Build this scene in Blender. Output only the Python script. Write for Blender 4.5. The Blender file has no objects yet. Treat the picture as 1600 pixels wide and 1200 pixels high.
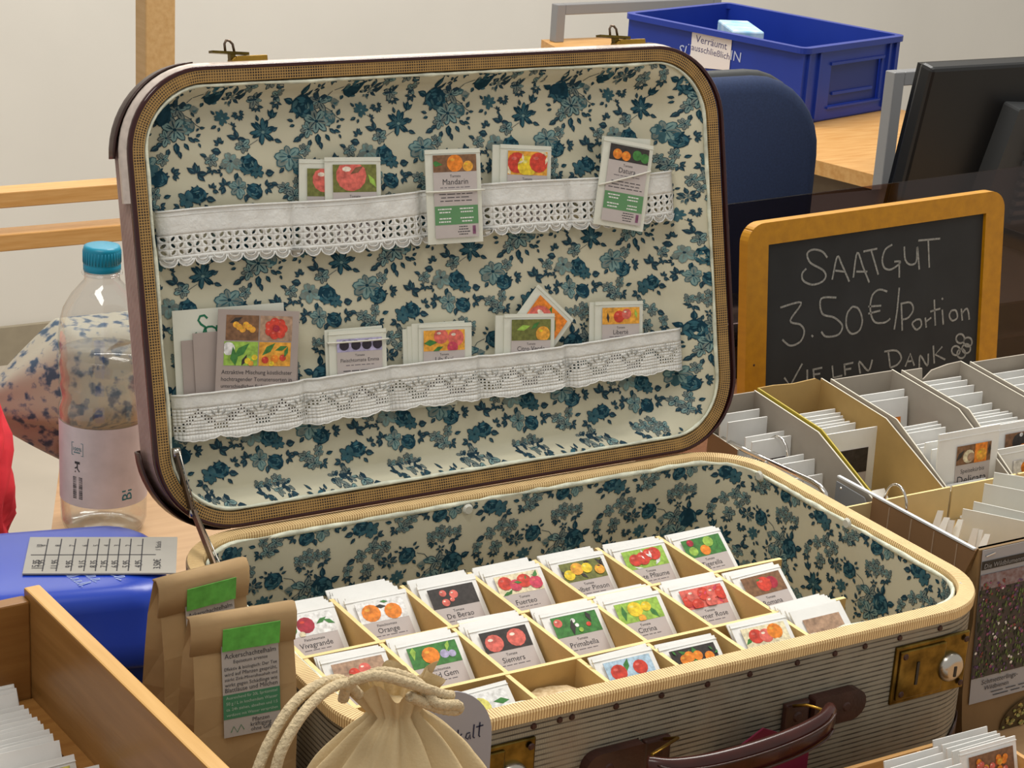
import bpy, bmesh, math, random
from mathutils import Matrix, Vector, noise
S = bpy.context.scene
S.cycles.transparent_max_bounces = 32
COL = S.collection
PI = math.pi
random.seed(7)
# ------------------------------------------------------------------ camera
CAM = Vector((-0.5751, -1.0608, 0.6770))
RX = Vector((0.8555, -0.5145, 0.0589)); RY = Vector((-0.1205, -0.3084, -0.9436)); RZ = Vector((0.5037, 0.8001, -0.3258))
F = 3174.14
cd = bpy.data.cameras.new('camera'); cam = bpy.data.objects.new('camera', cd); COL.objects.link(cam)
cd.sensor_width = 36; cd.lens = F / 1600 * 36; cd.clip_start = .01; cd.clip_end = 50
cm = Matrix(((RX.x, -RY.x, -RZ.x, CAM.x), (RX.y, -RY.y, -RZ.y, CAM.y), (RX.z, -RY.z, -RZ.z, CAM.z), (0, 0, 0, 1)))
cam.matrix_world = cm
S.camera = cam
# ------------------------------------------------------------------ light
S.view_settings.view_transform = 'Standard'; S.view_settings.look = 'None'
S.view_settings.gamma = 1; S.view_settings.exposure = 0.36; S.view_settings.use_curve_mapping = False
w = bpy.data.worlds.new('room_light'); S.world = w; w.use_nodes = True
w.node_tree.nodes['Background'].inputs[0].default_value = (1.0, .965, .91, 1)
w.node_tree.nodes['Background'].inputs[1].default_value = .42
def area(name, loc, tgt, sx, sy, power, col):
    l = bpy.data.lights.new(name, 'AREA'); l.shape = 'RECTANGLE'; l.size = sx; l.size_y = sy; l.energy = power; l.color = col
    o = bpy.data.objects.new(name, l); COL.objects.link(o); o.location = loc
    o.rotation_euler = (Vector(tgt) - Vector(loc)).to_track_quat('-Z', 'Y').to_euler()
    return o
area('overhead_light', (1.15, .95, 1.95), (.35, .2, -.1), 1.3, .55, 40, (1, .955, .88))
area('overhead_light', (-.6, -.1, 1.95), (.2, .3, 0), 1.2, .4, 11, (1, .965, .9))  # weak fill light, added to brighten the front sides
area('overhead_light', (1.7, 2.6, 1.95), (1.9, 3.3, -.2), 2.6, .4, 52, (1, .97, .92))
# ------------------------------------------------------------------ materials
def lin(c):
    if isinstance(c, str):
        c = c.lstrip('#'); c = [int(c[i:i+2], 16) / 255 for i in (0, 2, 4)]
        c = [v / 12.92 if v <= .04045 else ((v + .055) / 1.055) ** 2.4 for v in c]
    return (c[0], c[1], c[2], 1)
MATS = {}
def mat(name, col, rough=.6, metal=0, var=.0, vscale=40, bump=0, bscale=300, spec=.5, trans=0, ior=1.45, stretch=None, col2=None, alpha=1, sheen=0):
    if name in MATS: return MATS[name]
    m = bpy.data.materials.new(name); m.use_nodes = True; nt = m.node_tree; N = nt.nodes; L = nt.links
    b = N['Principled BSDF']
    b.inputs['Roughness'].default_value = rough; b.inputs['Metallic'].default_value = metal
    b.inputs['Specular IOR Level'].default_value = spec; b.inputs['Transmission Weight'].default_value = trans; b.inputs['IOR'].default_value = ior
    b.inputs['Alpha'].default_value = alpha
    c = lin(col); b.inputs['Base Color'].default_value = c
    if var or col2 or bump:
        tc = N.new('ShaderNodeTexCoord'); mp = N.new('ShaderNodeMapping'); L.new(tc.outputs['Object'], mp.inputs[0])
        if stretch: mp.inputs['Scale'].default_value = stretch
    if var or col2:
        n = N.new('ShaderNodeTexNoise'); n.inputs['Scale'].default_value = vscale; n.inputs['Detail'].default_value = 4
        L.new(mp.outputs[0], n.inputs['Vector'])
        mx = N.new('ShaderNodeMix'); mx.data_type = 'RGBA'
        cr = N.new('ShaderNodeMapRange'); cr.inputs[1].default_value = .3; cr.inputs[2].default_value = .7
        L.new(n.outputs['Fac'], cr.inputs[0]); L.new(cr.outputs[0], mx.inputs[0])
        if col2: a, d = lin(col), lin(col2)
        else:
            a = tuple(min(1, v * (1 - var)) for v in c[:3]) + (1,); d = tuple(min(1, v * (1 + var)) for v in c[:3]) + (1,)
        mx.inputs[6].default_value = a; mx.inputs[7].default_value = d
        L.new(mx.outputs[2], b.inputs['Base Color'])
    if bump:
        n2 = N.new('ShaderNodeTexNoise'); n2.inputs['Scale'].default_value = bscale; n2.inputs['Detail'].default_value = 3
        L.new(mp.outputs[0], n2.inputs['Vector'])
        bp = N.new('ShaderNodeBump'); bp.inputs['Strength'].default_value = bump; bp.inputs['Distance'].default_value = .002
        L.new(n2.outputs['Fac'], bp.inputs['Height']); L.new(bp.outputs[0], b.inputs['Normal'])
    MATS[name] = m; return m
def woven(name, base, dark, fu, fv, wu, wv, rough=.6, mode='max', wear=None, wsc=60, bump=.3):
    """uv (metres) line pattern: lines across u every 1/fu m with duty wu, across v with duty wv; combined by max (lines) or min (dots)"""
    m = bpy.data.materials.new(name); m.use_nodes = True; nt = m.node_tree; N = nt.nodes; L = nt.links; b = N['Principled BSDF']
    b.inputs['Roughness'].default_value = rough
    uv = N.new('ShaderNodeUVMap'); sp = N.new('ShaderNodeSeparateXYZ'); L.new(uv.outputs[0], sp.inputs[0])
    def mth(op, a, bb=None):
        n = N.new('ShaderNodeMath'); n.operation = op
        for i, v in enumerate((a, bb)):
            if v is None: continue
            if isinstance(v, (int, float)): n.inputs[i].default_value = v
            else: L.new(v, n.inputs[i])
        return n.outputs[0]
    def line(src, f, wd):
        if f == 0: return None
        t = mth('COSINE', mth('MULTIPLY', src, 2 * PI * f))
        r = N.new('ShaderNodeMapRange'); c0 = math.cos(PI * wd); r.inputs[1].default_value = c0 - .35; r.inputs[2].default_value = c0 + .35
        L.new(t, r.inputs[0]); return r.outputs[0]
    a = line(sp.outputs[0], fu, wu); c = line(sp.outputs[1], fv, wv)
    fac = a if c is None else c if a is None else mth('MAXIMUM' if mode == 'max' else 'MINIMUM', a, c)
    if mode == 'weave':
        fac = mth('MAXIMUM', c, mth('MULTIPLY', a, .55))
    tc = N.new('ShaderNodeTexCoord'); n = N.new('ShaderNodeTexNoise'); n.inputs['Scale'].default_value = wsc; n.inputs['Detail'].default_value = 5
    L.new(tc.outputs['Object'], n.inputs['Vector'])
    fr = N.new('ShaderNodeMapRange'); fr.inputs[1].default_value = .25; fr.inputs[2].default_value = .6; fr.inputs[3].default_value = .55
    L.new(n.outputs['Fac'], fr.inputs[0]); fac2 = mth('MULTIPLY', fac, fr.outputs[0])
    mx = N.new('ShaderNodeMix'); mx.data_type = 'RGBA'; mx.inputs[6].default_value = lin(base); mx.inputs[7].default_value = lin(dark)
    L.new(fac2, mx.inputs[0]); out = mx.outputs[2]
    if wear:
        n3 = N.new('ShaderNodeTexNoise'); n3.inputs['Scale'].default_value = 18; n3.inputs['Detail'].default_value = 6; L.new(tc.outputs['Object'], n3.inputs['Vector'])
        r3 = N.new('ShaderNodeMapRange'); r3.inputs[1].default_value = .55; r3.inputs[2].default_value = .72; r3.inputs[4].default_value = .6; L.new(n3.outputs['Fac'], r3.inputs[0])
        m2 = N.new('ShaderNodeMix'); m2.data_type = 'RGBA'; L.new(r3.outputs[0], m2.inputs[0]); L.new(out, m2.inputs[6]); m2.inputs[7].default_value = lin(wear); out = m2.outputs[2]
    L.new(out, b.inputs['Base Color'])
    bp = N.new('ShaderNodeBump'); bp.inputs['Strength'].default_value = bump; bp.inputs['Distance'].default_value = .0006; bp.invert = True
    L.new(fac, bp.inputs['Height']); L.new(bp.outputs[0], b.inputs['Normal'])
    MATS[name] = m; return m
def wood(name, c1, c2, scale=(6, 60, 60), rough=.45, gl=.5):
    return mat(name, c1, rough, var=0, vscale=3, col2=c2, stretch=scale, spec=gl, bump=.08, bscale=8)
wall_m = mat('wall_paint', '#d8d4cb', .9, var=.03, vscale=3, bump=.05, bscale=60)
floor_m = mat('floor_lino', '#b5ab9c', .5, var=.05, vscale=6)
base_m = mat('baseboard_paint', '#968c78', .6, var=.05)
table_m = wood('table_wood', '#b08d66', '#bd9a72', (3, 30, 30))
beech_m = wood('beech', '#c79453', '#d6a768', (5, 60, 60))
beech2_m = wood('beech_frame', '#c09a64', '#ceab78', (40, 4, 40))
crate_m = wood('crate_wood', '#8a6232', '#9c7240', (40, 3, 40), .35)
cratee_m = wood('crate_edge', '#c89a56', '#d6aa68', (40, 3, 40), .4)
crate2_m = wood('crate_wood_short', '#85592a', '#966a36', (3, 40, 40), .4)
mdf_m = mat('mdf', '#c8a468', .7, var=.1, vscale=30, bump=.1, bscale=400)
mdfe_m = mat('mdf_edge', '#ecd396', .7, var=.06, vscale=80)
cloth_m = mat('lining_cream', '#cbc7b0', .95, var=.05, vscale=9, bump=.4, bscale=35, spec=.1)
hem_m = mat('lining_hem', '#d3d6c4', .95, var=.25, vscale=70, bump=.6, bscale=150, spec=.1)
FL = [mat('print_dark', '#1f3f4f', .95, var=.25, vscale=200, spec=.1), mat('print_mid', '#44666f', .95, var=.25, vscale=200, spec=.1),
      mat('print_light', '#7c9896', .95, var=.2, vscale=200, spec=.1), mat('print_gray', '#7b8681', .95, var=.2, vscale=200, spec=.1), mat('print_leaf', '#2b4250', .95, var=.2, vscale=200, spec=.1), mat('print_deep', '#386270', .95, var=.25, vscale=200, spec=.1)]
lace_m = mat('lace_white', '#dededa', .9, var=.06, vscale=60, bump=.5, bscale=220, spec=.1)
tweed_m = woven('case_weave', '#98917f', '#302a24', 700, 232, .33, .30, .55, 'weave', wear='#8b7a66')
tweedl_m = woven('lid_weave', '#b59a90', '#5a2f2c', 0, 300, .3, .42, .5, 'max')
lidtop_m = mat('lid_cover', '#c4b7ad', .25, var=.12, vscale=150)
rimb_m = woven('base_rim_weave', '#e8cb94', '#9a7040', 430, 0, .36, .3, .6, 'max')
riml_m = woven('lid_rim_weave', '#b38d50', '#1e1410', 440, 440, .70, .70, .65, 'min')
bead_m = mat('bordeaux_bead', '#34100f', .12, var=.2, vscale=60)
leather_m = mat('brown_leather', '#38201a', .35, var=.3, vscale=50, bump=.1, bscale=300)
handle_m = mat('handle_leather', '#3a1712', .22, var=.25, vscale=50)
brass_m = mat('brass', '#b08a3c', .28, metal=1, var=.2, vscale=90)
brassd_m = mat('old_brass', '#6e5c2c', .30, metal=1, var=.55, vscale=70)
steel_m = mat('steel', '#b9b4ab', .25, metal=1)
chrome_m = mat('chrome', '#dad6cf', .12, metal=1)
armd_m = mat('bracket_steel', '#6a5a4c', .35, metal=.9, var=.2)
nail_m = mat('rusty_nail', '#3a1e16', .5, var=.2)
paper_m = mat('packet_paper', '#e9e9e6', .75, var=.02, vscale=60, bump=.1, bscale=90)
paperg_m = mat('packet_paper_gray', '#d8d9cc', .75, var=.02, vscale=60, bump=.1, bscale=90)  # slightly grayer paper tone for the pieces in the lid
glass_m = mat('glassine', '#dfe0da', .5, var=.03, alpha=.8)
lab_m = mat('label_lilac', '#bdb4b1', .7, var=.04, vscale=60)
labg_m = mat('label_green', '#5f8f62', .7)
ink_m = mat('ink', '#38373c', .8)
inkl_m = mat('ink_light', '#6a646a', .8)
white_m = mat('white_ink', '#e6e6e2', .7)
kraft_m = mat('kraft_paper', '#a58860', .75, var=.1, vscale=25, bump=.5, bscale=40)
tape_m = mat('green_tape', '#58a845', .45, var=.25, vscale=120)
cardg_m = mat('gray_card', '#a79a94', .7, var=.05, vscale=30)
cotton_m = mat('cotton', '#c9b48c', .95, var=.05, vscale=40, bump=.25, bscale=500, spec=.1)
rope_m = mat('cotton_cord', '#c9b795', .95, var=.12, vscale=300, bump=1, bscale=420, spec=.1)
bluec_m = mat('blue_plastic', '#1b3fb0', .3, var=.06, vscale=12)
bluek_m = mat('crate_blue', '#1d3694', .35, var=.08, vscale=8)
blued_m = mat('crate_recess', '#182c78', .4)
chair_m = mat('navy_upholstery', '#22304f', .9, var=.15, vscale=300)
charcoal_m = mat('charcoal_plastic', '#3a3c3d', .5)
black_m = mat('black_plastic', '#1b1c1d', .35)
gloss_m = mat('black_gloss', '#151617', .15)
greym_m = mat('gray_metal', '#8d8e90', .45, metal=.3)
desk_m = wood('desk_wood', '#d2a466', '#c08c4c', (4, 30, 30))
yel_m = wood('yellow_frame', '#bd8508', '#ab7606', (30, 3, 30), .4)
slate_m = mat('blackboard', '#26292b', .75, var=.25, vscale=14)
chalk_m = mat('chalk', '#8f908c', 1, var=.35, vscale=600)
cbg_m = mat('cardboard_gray', '#a89f92', .8, var=.04, vscale=50)
cbi_m = mat('cardboard_edge', '#cfcabb', .8)
cbt_m = mat('cardboard_tan', '#b2935c', .8, var=.05, vscale=50)
cby_m = mat('yellow_edge', '#b3a033', .5)
cbb_m = mat('cardboard_brown', '#8e6d4c', .8, var=.06, vscale=30)
tand_m = mat('tan_divider', '#d3bd8b', .8, var=.05)
red_m = mat('red_crepe', '#d02b38', .8, var=.15, vscale=30, bump=.8, bscale=30)
mag_m = mat('magenta_tag', '#6d1234', .5)
signg_m = mat('gray_sign', '#9a99a3', .6)
teal_m = mat('teal_cap', '#1287a5', .35)
def clear(name, tint, ior, rough=.03):
    m = bpy.data.materials.new(name); m.use_nodes = True; n = m.node_tree; n.nodes.remove(n.nodes['Principled BSDF'])
    t = n.nodes.new('ShaderNodeBsdfTransparent'); t.inputs[0].default_value = tint; g = n.nodes.new('ShaderNodeBsdfGlossy'); g.inputs['Roughness'].default_value = rough
    f = n.nodes.new('ShaderNodeLayerWeight'); f.inputs[0].default_value = .5; x = n.nodes.new('ShaderNodeMixShader')
    q = n.nodes.new('ShaderNodeMath'); q.operation = 'POWER'; q.inputs[1].default_value = 3.5; n.links.new(f.outputs['Facing'], q.inputs[0])
    q2 = n.nodes.new('ShaderNodeMapRange'); q2.inputs[3].default_value = ior; q2.inputs[4].default_value = .75; n.links.new(q.outputs[0], q2.inputs[0])
    n.links.new(q2.outputs[0], x.inputs[0]); n.links.new(t.outputs[0], x.inputs[1]); n.links.new(g.outputs[0], x.inputs[2]); n.links.new(x.outputs[0], n.nodes['Material Output'].inputs[0]); MATS[name] = m; return m
plast_m = clear('clear_plastic', (.95, .955, .96, 1), .09)
water_m = clear('water', (.93, .95, .95, 1), .02, .1)
blab_m = mat('bottle_label', '#c6bbc0', .45, var=.12, vscale=35)
tealink_m = mat('teal_ink', '#0f6a78', .6)
cork_m = mat('speckled_cork', '#e0cba4', .9, col2='#b59a70', vscale=260)
smoke_m = bpy.data.materials.new('smoked_acrylic'); smoke_m.use_nodes = True
_n = smoke_m.node_tree; _n.nodes.remove(_n.nodes['Principled BSDF'])
_t = _n.nodes.new('ShaderNodeBsdfTransparent'); _t.inputs[0].default_value = (.62, .52, .50, 1)
_g = _n.nodes.new('ShaderNodeBsdfGlossy'); _g.inputs['Roughness'].default_value = .05
_x = _n.nodes.new('ShaderNodeMixShader'); _x.inputs[0].default_value = .05
_n.links.new(_t.outputs[0], _x.inputs[1]); _n.links.new(_g.outputs[0], _x.inputs[2]); _n.links.new(_x.outputs[0], _n.nodes['Material Output'].inputs[0])
# ------------------------------------------------------------------ builders
class MB:
    def __init__(s): s.v = []; s.f = []; s.m = []; s.uv = []
    def add(s, vs, fs, mi=0, M=None, uvs=None):
        b = len(s.v)
        for v in vs:
            v = Vector(v); s.v.append(M @ v if M is not None else v)
        for k, f in enumerate(fs):
            s.f.append([b + i for i in f]); s.m.append(mi); s.uv.append(uvs[k] if uvs else None)
        return s
    def box(s, x0, y0, z0, x1, y1, z1, mi=0, M=None):
        v = [(x, y, z) for z in (z0, z1) for y in (y0, y1) for x in (x0, x1)]
        return s.add(v, [(0, 2, 3, 1), (4, 5, 7, 6), (0, 1, 5, 4), (2, 6, 7, 3), (0, 4, 6, 2), (1, 3, 7, 5)], mi, M)
    def poly(s, pts, mi=0, M=None): return s.add(pts, [tuple(range(len(pts)))], mi, M)
    def prism(s, pts, off, mi=0, M=None, mi2=None):
        n = len(pts); off = Vector(off); v = [Vector(p) for p in pts] + [Vector(p) + off for p in pts]
        s.add(v, [tuple(range(n))[::-1], tuple(range(n, 2 * n))], mi, M)
        return s.add(v, [(i, (i + 1) % n, n + (i + 1) % n, n + i) for i in range(n)], mi if mi2 is None else mi2, M)
    def lathe(s, prof, n=32, c=(0, 0), mi=0, M=None):
        v = []; f = []
        for r, z in prof:
            for k in range(n): v.append((c[0] + r * math.cos(2 * PI * k / n), c[1] + r * math.sin(2 * PI * k / n), z))
        for i in range(len(prof) - 1):
            for k in range(n): f.append((i * n + k, i * n + (k + 1) % n, (i + 1) * n + (k + 1) % n, (i + 1) * n + k))
        return s.add(v, f, mi, M)
    def tube(s, pts, r, n=8, closed=False, mi=0, M=None, caps=True):
        pts = [Vector(p) for p in pts]; m = len(pts); v = []; f = []; up = None
        for i, p in enumerate(pts):
            a = pts[(i - 1) % m] if closed or i else p; b = pts[(i + 1) % m] if closed or i < m - 1 else p
            t = (b - a).normalized()
            if up is None: up = t.orthogonal().normalized()
            up = (up - t * up.dot(t)); up = up.normalized() if up.length > 1e-6 else t.orthogonal().normalized()
            q = t.cross(up); rr_ = r[i] if isinstance(r, (list, tuple)) else r
            for k in range(n): v.append(p + (up * math.cos(2 * PI * k / n) + q * math.sin(2 * PI * k / n)) * rr_)
        for i in range(m if closed else m - 1):
            j = (i + 1) % m
            for k in range(n): f.append((i * n + k, i * n + (k + 1) % n, j * n + (k + 1) % n, j * n + k))
        if not closed and caps: f.append(tuple(range(n))[::-1]); f.append(tuple((m - 1) * n + k for k in range(n)))
        return s.add(v, f, mi, M)
    def disc(s, c, r, n=12, h=.002, mi=0, M=None):
        """flat button facing -y at c"""
        p = [(c[0] + r * math.cos(2 * PI * k / n), c[1], c[2] + r * math.sin(2 * PI * k / n)) for k in range(n)]
        q = [(c[0] + .7 * r * math.cos(2 * PI * k / n), c[1] - h, c[2] + .7 * r * math.sin(2 * PI * k / n)) for k in range(n)]
        return s.add(p + q, [(k, (k + 1) % n, n + (k + 1) % n, n + k) for k in range(n)] + [tuple(range(n, 2 * n))], mi, M)
    def grid(s, fn, nu, nv, mi=0, M=None, closed_u=False):
        v = [fn(i / nu, j / nv) for j in range(nv + 1) for i in range(nu + (0 if closed_u else 1))]
        W_ = nu if closed_u else nu + 1
        f = [(j * W_ + i, j * W_ + (i + 1) % W_, (j + 1) * W_ + (i + 1) % W_, (j + 1) * W_ + i) for j in range(nv) for i in range(nu)]
        return s.add(v, f, mi, M)
    def build(s, name, mats, parent=None, smooth=False, world=False, solid=0, bevel=0, auto=None):
        me = bpy.data.meshes.new(name)
        vs = s.v
        if world and parent is not None:
            inv = ROOT[parent.name].inverted(); vs = [inv @ v for v in vs]
        me.from_pydata([tuple(v) for v in vs], [], s.f)
        if not isinstance(mats, (list, tuple)): mats = [mats]
        for m in mats: me.materials.append(m)
        me.polygons.foreach_set('material_index', s.m)
        if any(u for u in s.uv):
            l = me.uv_layers.new(name='UVMap'); k = 0
            for f_, u in zip(s.f, s.uv):
                for q in range(len(f_)):
                    if u: l.data[k].uv = u[q]
                    k += 1
        me.polygons.foreach_set('use_smooth', [smooth] * len(me.polygons))
        me.validate(); me.update()
        o = bpy.data.objects.new(name, me); COL.objects.link(o)
        if parent is not None: o.parent = parent
        if parent is not None and parent.name in ROOT: ROOT[o.name] = ROOT[parent.name]
        if solid:
            d = o.modifiers.new('thickness', 'SOLIDIFY'); d.thickness = solid; d.offset = 0
        if bevel:
            d = o.modifiers.new('bevel', 'BEVEL'); d.width = bevel; d.segments = 2; d.limit_method = 'ANGLE'
        return o
ROOT = {}
def tag(o, label=None, cat=None, group=None, kind=None):
    for k, v in (('label', label), ('category', cat), ('group', group), ('kind', kind)):
        if v: o[k] = v
    return o
def thing(name, label, cat, M=None, group=None):
    o = bpy.data.objects.new(name, None); COL.objects.link(o); o.empty_display_size = .02
    M = Matrix.Translation(M) if isinstance(M, (tuple, Vector)) else (M or Matrix())
    o.matrix_world = M; ROOT[o.name] = M.copy()
    return tag(o, label, cat, group)
def T(x, y, z): return Matrix.Translation((x, y, z))
def Rz(a): return Matrix.Rotation(a, 4, 'Z')
def Rx(a): return Matrix.Rotation(a, 4, 'X')
def Ry(a): return Matrix.Rotation(a, 4, 'Y')
_tc = {}
def text(mb, s, cx, cz, size=None, width=None, mi=0, y=0, M=None, align='c', rot=0, shear=0):
    """flat lettering in the xz plane facing -y"""
    if s not in _tc:
        c = bpy.data.curves.new('lettering', 'FONT'); c.body = s; c.resolution_u = 2; c.size = 1
        o = bpy.data.objects.new('lettering', c); me = o.to_mesh()
        vs = [(v.co.x, v.co.y) for v in me.vertices]; fs = [tuple(p.vertices) for p in me.polygons]
        o.to_mesh_clear(); bpy.data.objects.remove(o); bpy.data.curves.remove(c)
        x0 = min(v[0] for v in vs); x1 = max(v[0] for v in vs)
        _tc[s] = ([(v[0] - (x0 + x1) / 2, v[1] - .34) for v in vs], fs, x1 - x0)
    vs, fs, wd = _tc[s]
    k = size if size else width / wd
    if size and width: k = min(k, width / wd)
    ox = {'c': 0, 'l': wd * k / 2, 'r': -wd * k / 2}[align]
    ca, sa = math.cos(rot), math.sin(rot)
    out = []
    for a, b in vs:
        a, b = a * k + ox + shear * b * k, b * k
        out.append((cx + a * ca - b * sa, y, cz + a * sa + b * ca))
    mb.add(out, fs, mi, M)
def bars(mb, x0, x1, z, n, dz, h, mi, y, seed=0, center=True, M=None):
    """rows of illegibly small print as word-long dashes"""
    r = random.Random(seed)
    for i in range(n):
        ww = (x1 - x0) * r.uniform(.7, 1); x = (x0 + x1 - ww) / 2 if center else x0; e = x + ww
        while x < e - .001:
            l = min(r.uniform(.08, .22) * (x1 - x0), e - x)
            mb.add([(x, y, z - i * dz), (x + l, y, z - i * dz), (x + l, y, z - i * dz + h), (x, y, z - i * dz + h)], [(0, 1, 2, 3)], mi, M)
            x += l + .035 * (x1 - x0)
def stroke(mb, pts, w, mi=0, y=0, M=None):
    """flat ribbon in the xz plane"""
    P = [Vector((p[0], p[1])) for p in pts]; v = []
    for i, p in enumerate(P):
        d = (P[min(i + 1, len(P) - 1)] - P[max(i - 1, 0)]); d = d.normalized() if d.length else Vector((1, 0)); n = Vector((-d.y, d.x)) * w / 2
        v += [(p.x + n.x, y, p.y + n.y), (p.x - n.x, y, p.y - n.y)]
    mb.add(v, [(2 * i, 2 * i + 1, 2 * i + 3, 2 * i + 2) for i in range(len(P) - 1)], mi, M)
def ray(px, py): return (RX * ((px - 800) / F) + RY * ((py - 600) / F) + RZ)
def on_z(px, py, z): d = ray(px, py); return CAM + d * ((z - CAM.z) / d.z)
def on_y(px, py, y): d = ray(px, py); return CAM + d * ((y - CAM.y) / d.y)
def on_x(px, py, x): d = ray(px, py); return CAM + d * ((x - CAM.x) / d.x)
def rr(x0, z0, x1, z1, r, n=10):
    """rounded rectangle, counter-clockwise, list of (x, z, nx, nz, arc length)"""
    out = []
    for cx, cz, a0 in ((x1 - r, z0 + r, -PI / 2), (x1 - r, z1 - r, 0), (x0 + r, z1 - r, PI / 2), (x0 + r, z0 + r, PI)):
        for k in range(n + 1):
            a = a0 + PI / 2 * k / n; out.append((cx + r * math.cos(a), cz + r * math.sin(a), math.cos(a), math.sin(a)))
    return out
def resample(lp, step=.012):
    """insert points on the straight stretches so u runs evenly; adds arc length"""
    res = []; n = len(lp)
    for i in range(n):
        a = lp[i]; b = lp[(i + 1) % n]; d = math.hypot(b[0] - a[0], b[1] - a[1]); k = max(1, int(d / step))
        if d < 1e-6: continue
        for j in range(k):
            t = j / k; res.append(tuple(a[q] + (b[q] - a[q]) * t for q in range(4)))
    s = 0; out = []
    for i, p in enumerate(res):
        out.append(p + (s,)); q = res[(i + 1) % len(res)]; s += math.hypot(q[0] - p[0], q[1] - p[1])
    return out, s
def sweep(mb, lp, total, prof, place, mi=0, i0=0, i1=None, closed=True):
    """prof: list of (outset, depth); place(a, b, depth) -> vector"""
    n = len(lp); m = len(prof); idx = range(n) if i1 is None else range(i0, i1 + 1)
    idx = list(idx); v = []
    for i in idx:
        x, z, nx, nz, s = lp[i % n]
        for o_, d_ in prof: v.append(place(x + nx * o_, z + nz * o_, d_))
    cl = [0]
    for k in range(1, m): cl.append(cl[-1] + math.hypot(prof[k][0] - prof[k-1][0], prof[k][1] - prof[k-1][1]))
    f = []; uv = []; c = len(idx); last = c if (i1 is None and closed) else c - 1
    for i in range(last):
        j = (i + 1) % c; ua = lp[idx[i] % n][4]; ub = lp[idx[j] % n][4]
        if ub < ua: ub += total
        for k in range(m - 1):
            f.append((i * m + k, j * m + k, j * m + k + 1, i * m + k + 1)); uv.append(((ua, cl[k]), (ub, cl[k]), (ub, cl[k+1]), (ua, cl[k+1])))
    mb.add(v, f, mi, None, uv)
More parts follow.
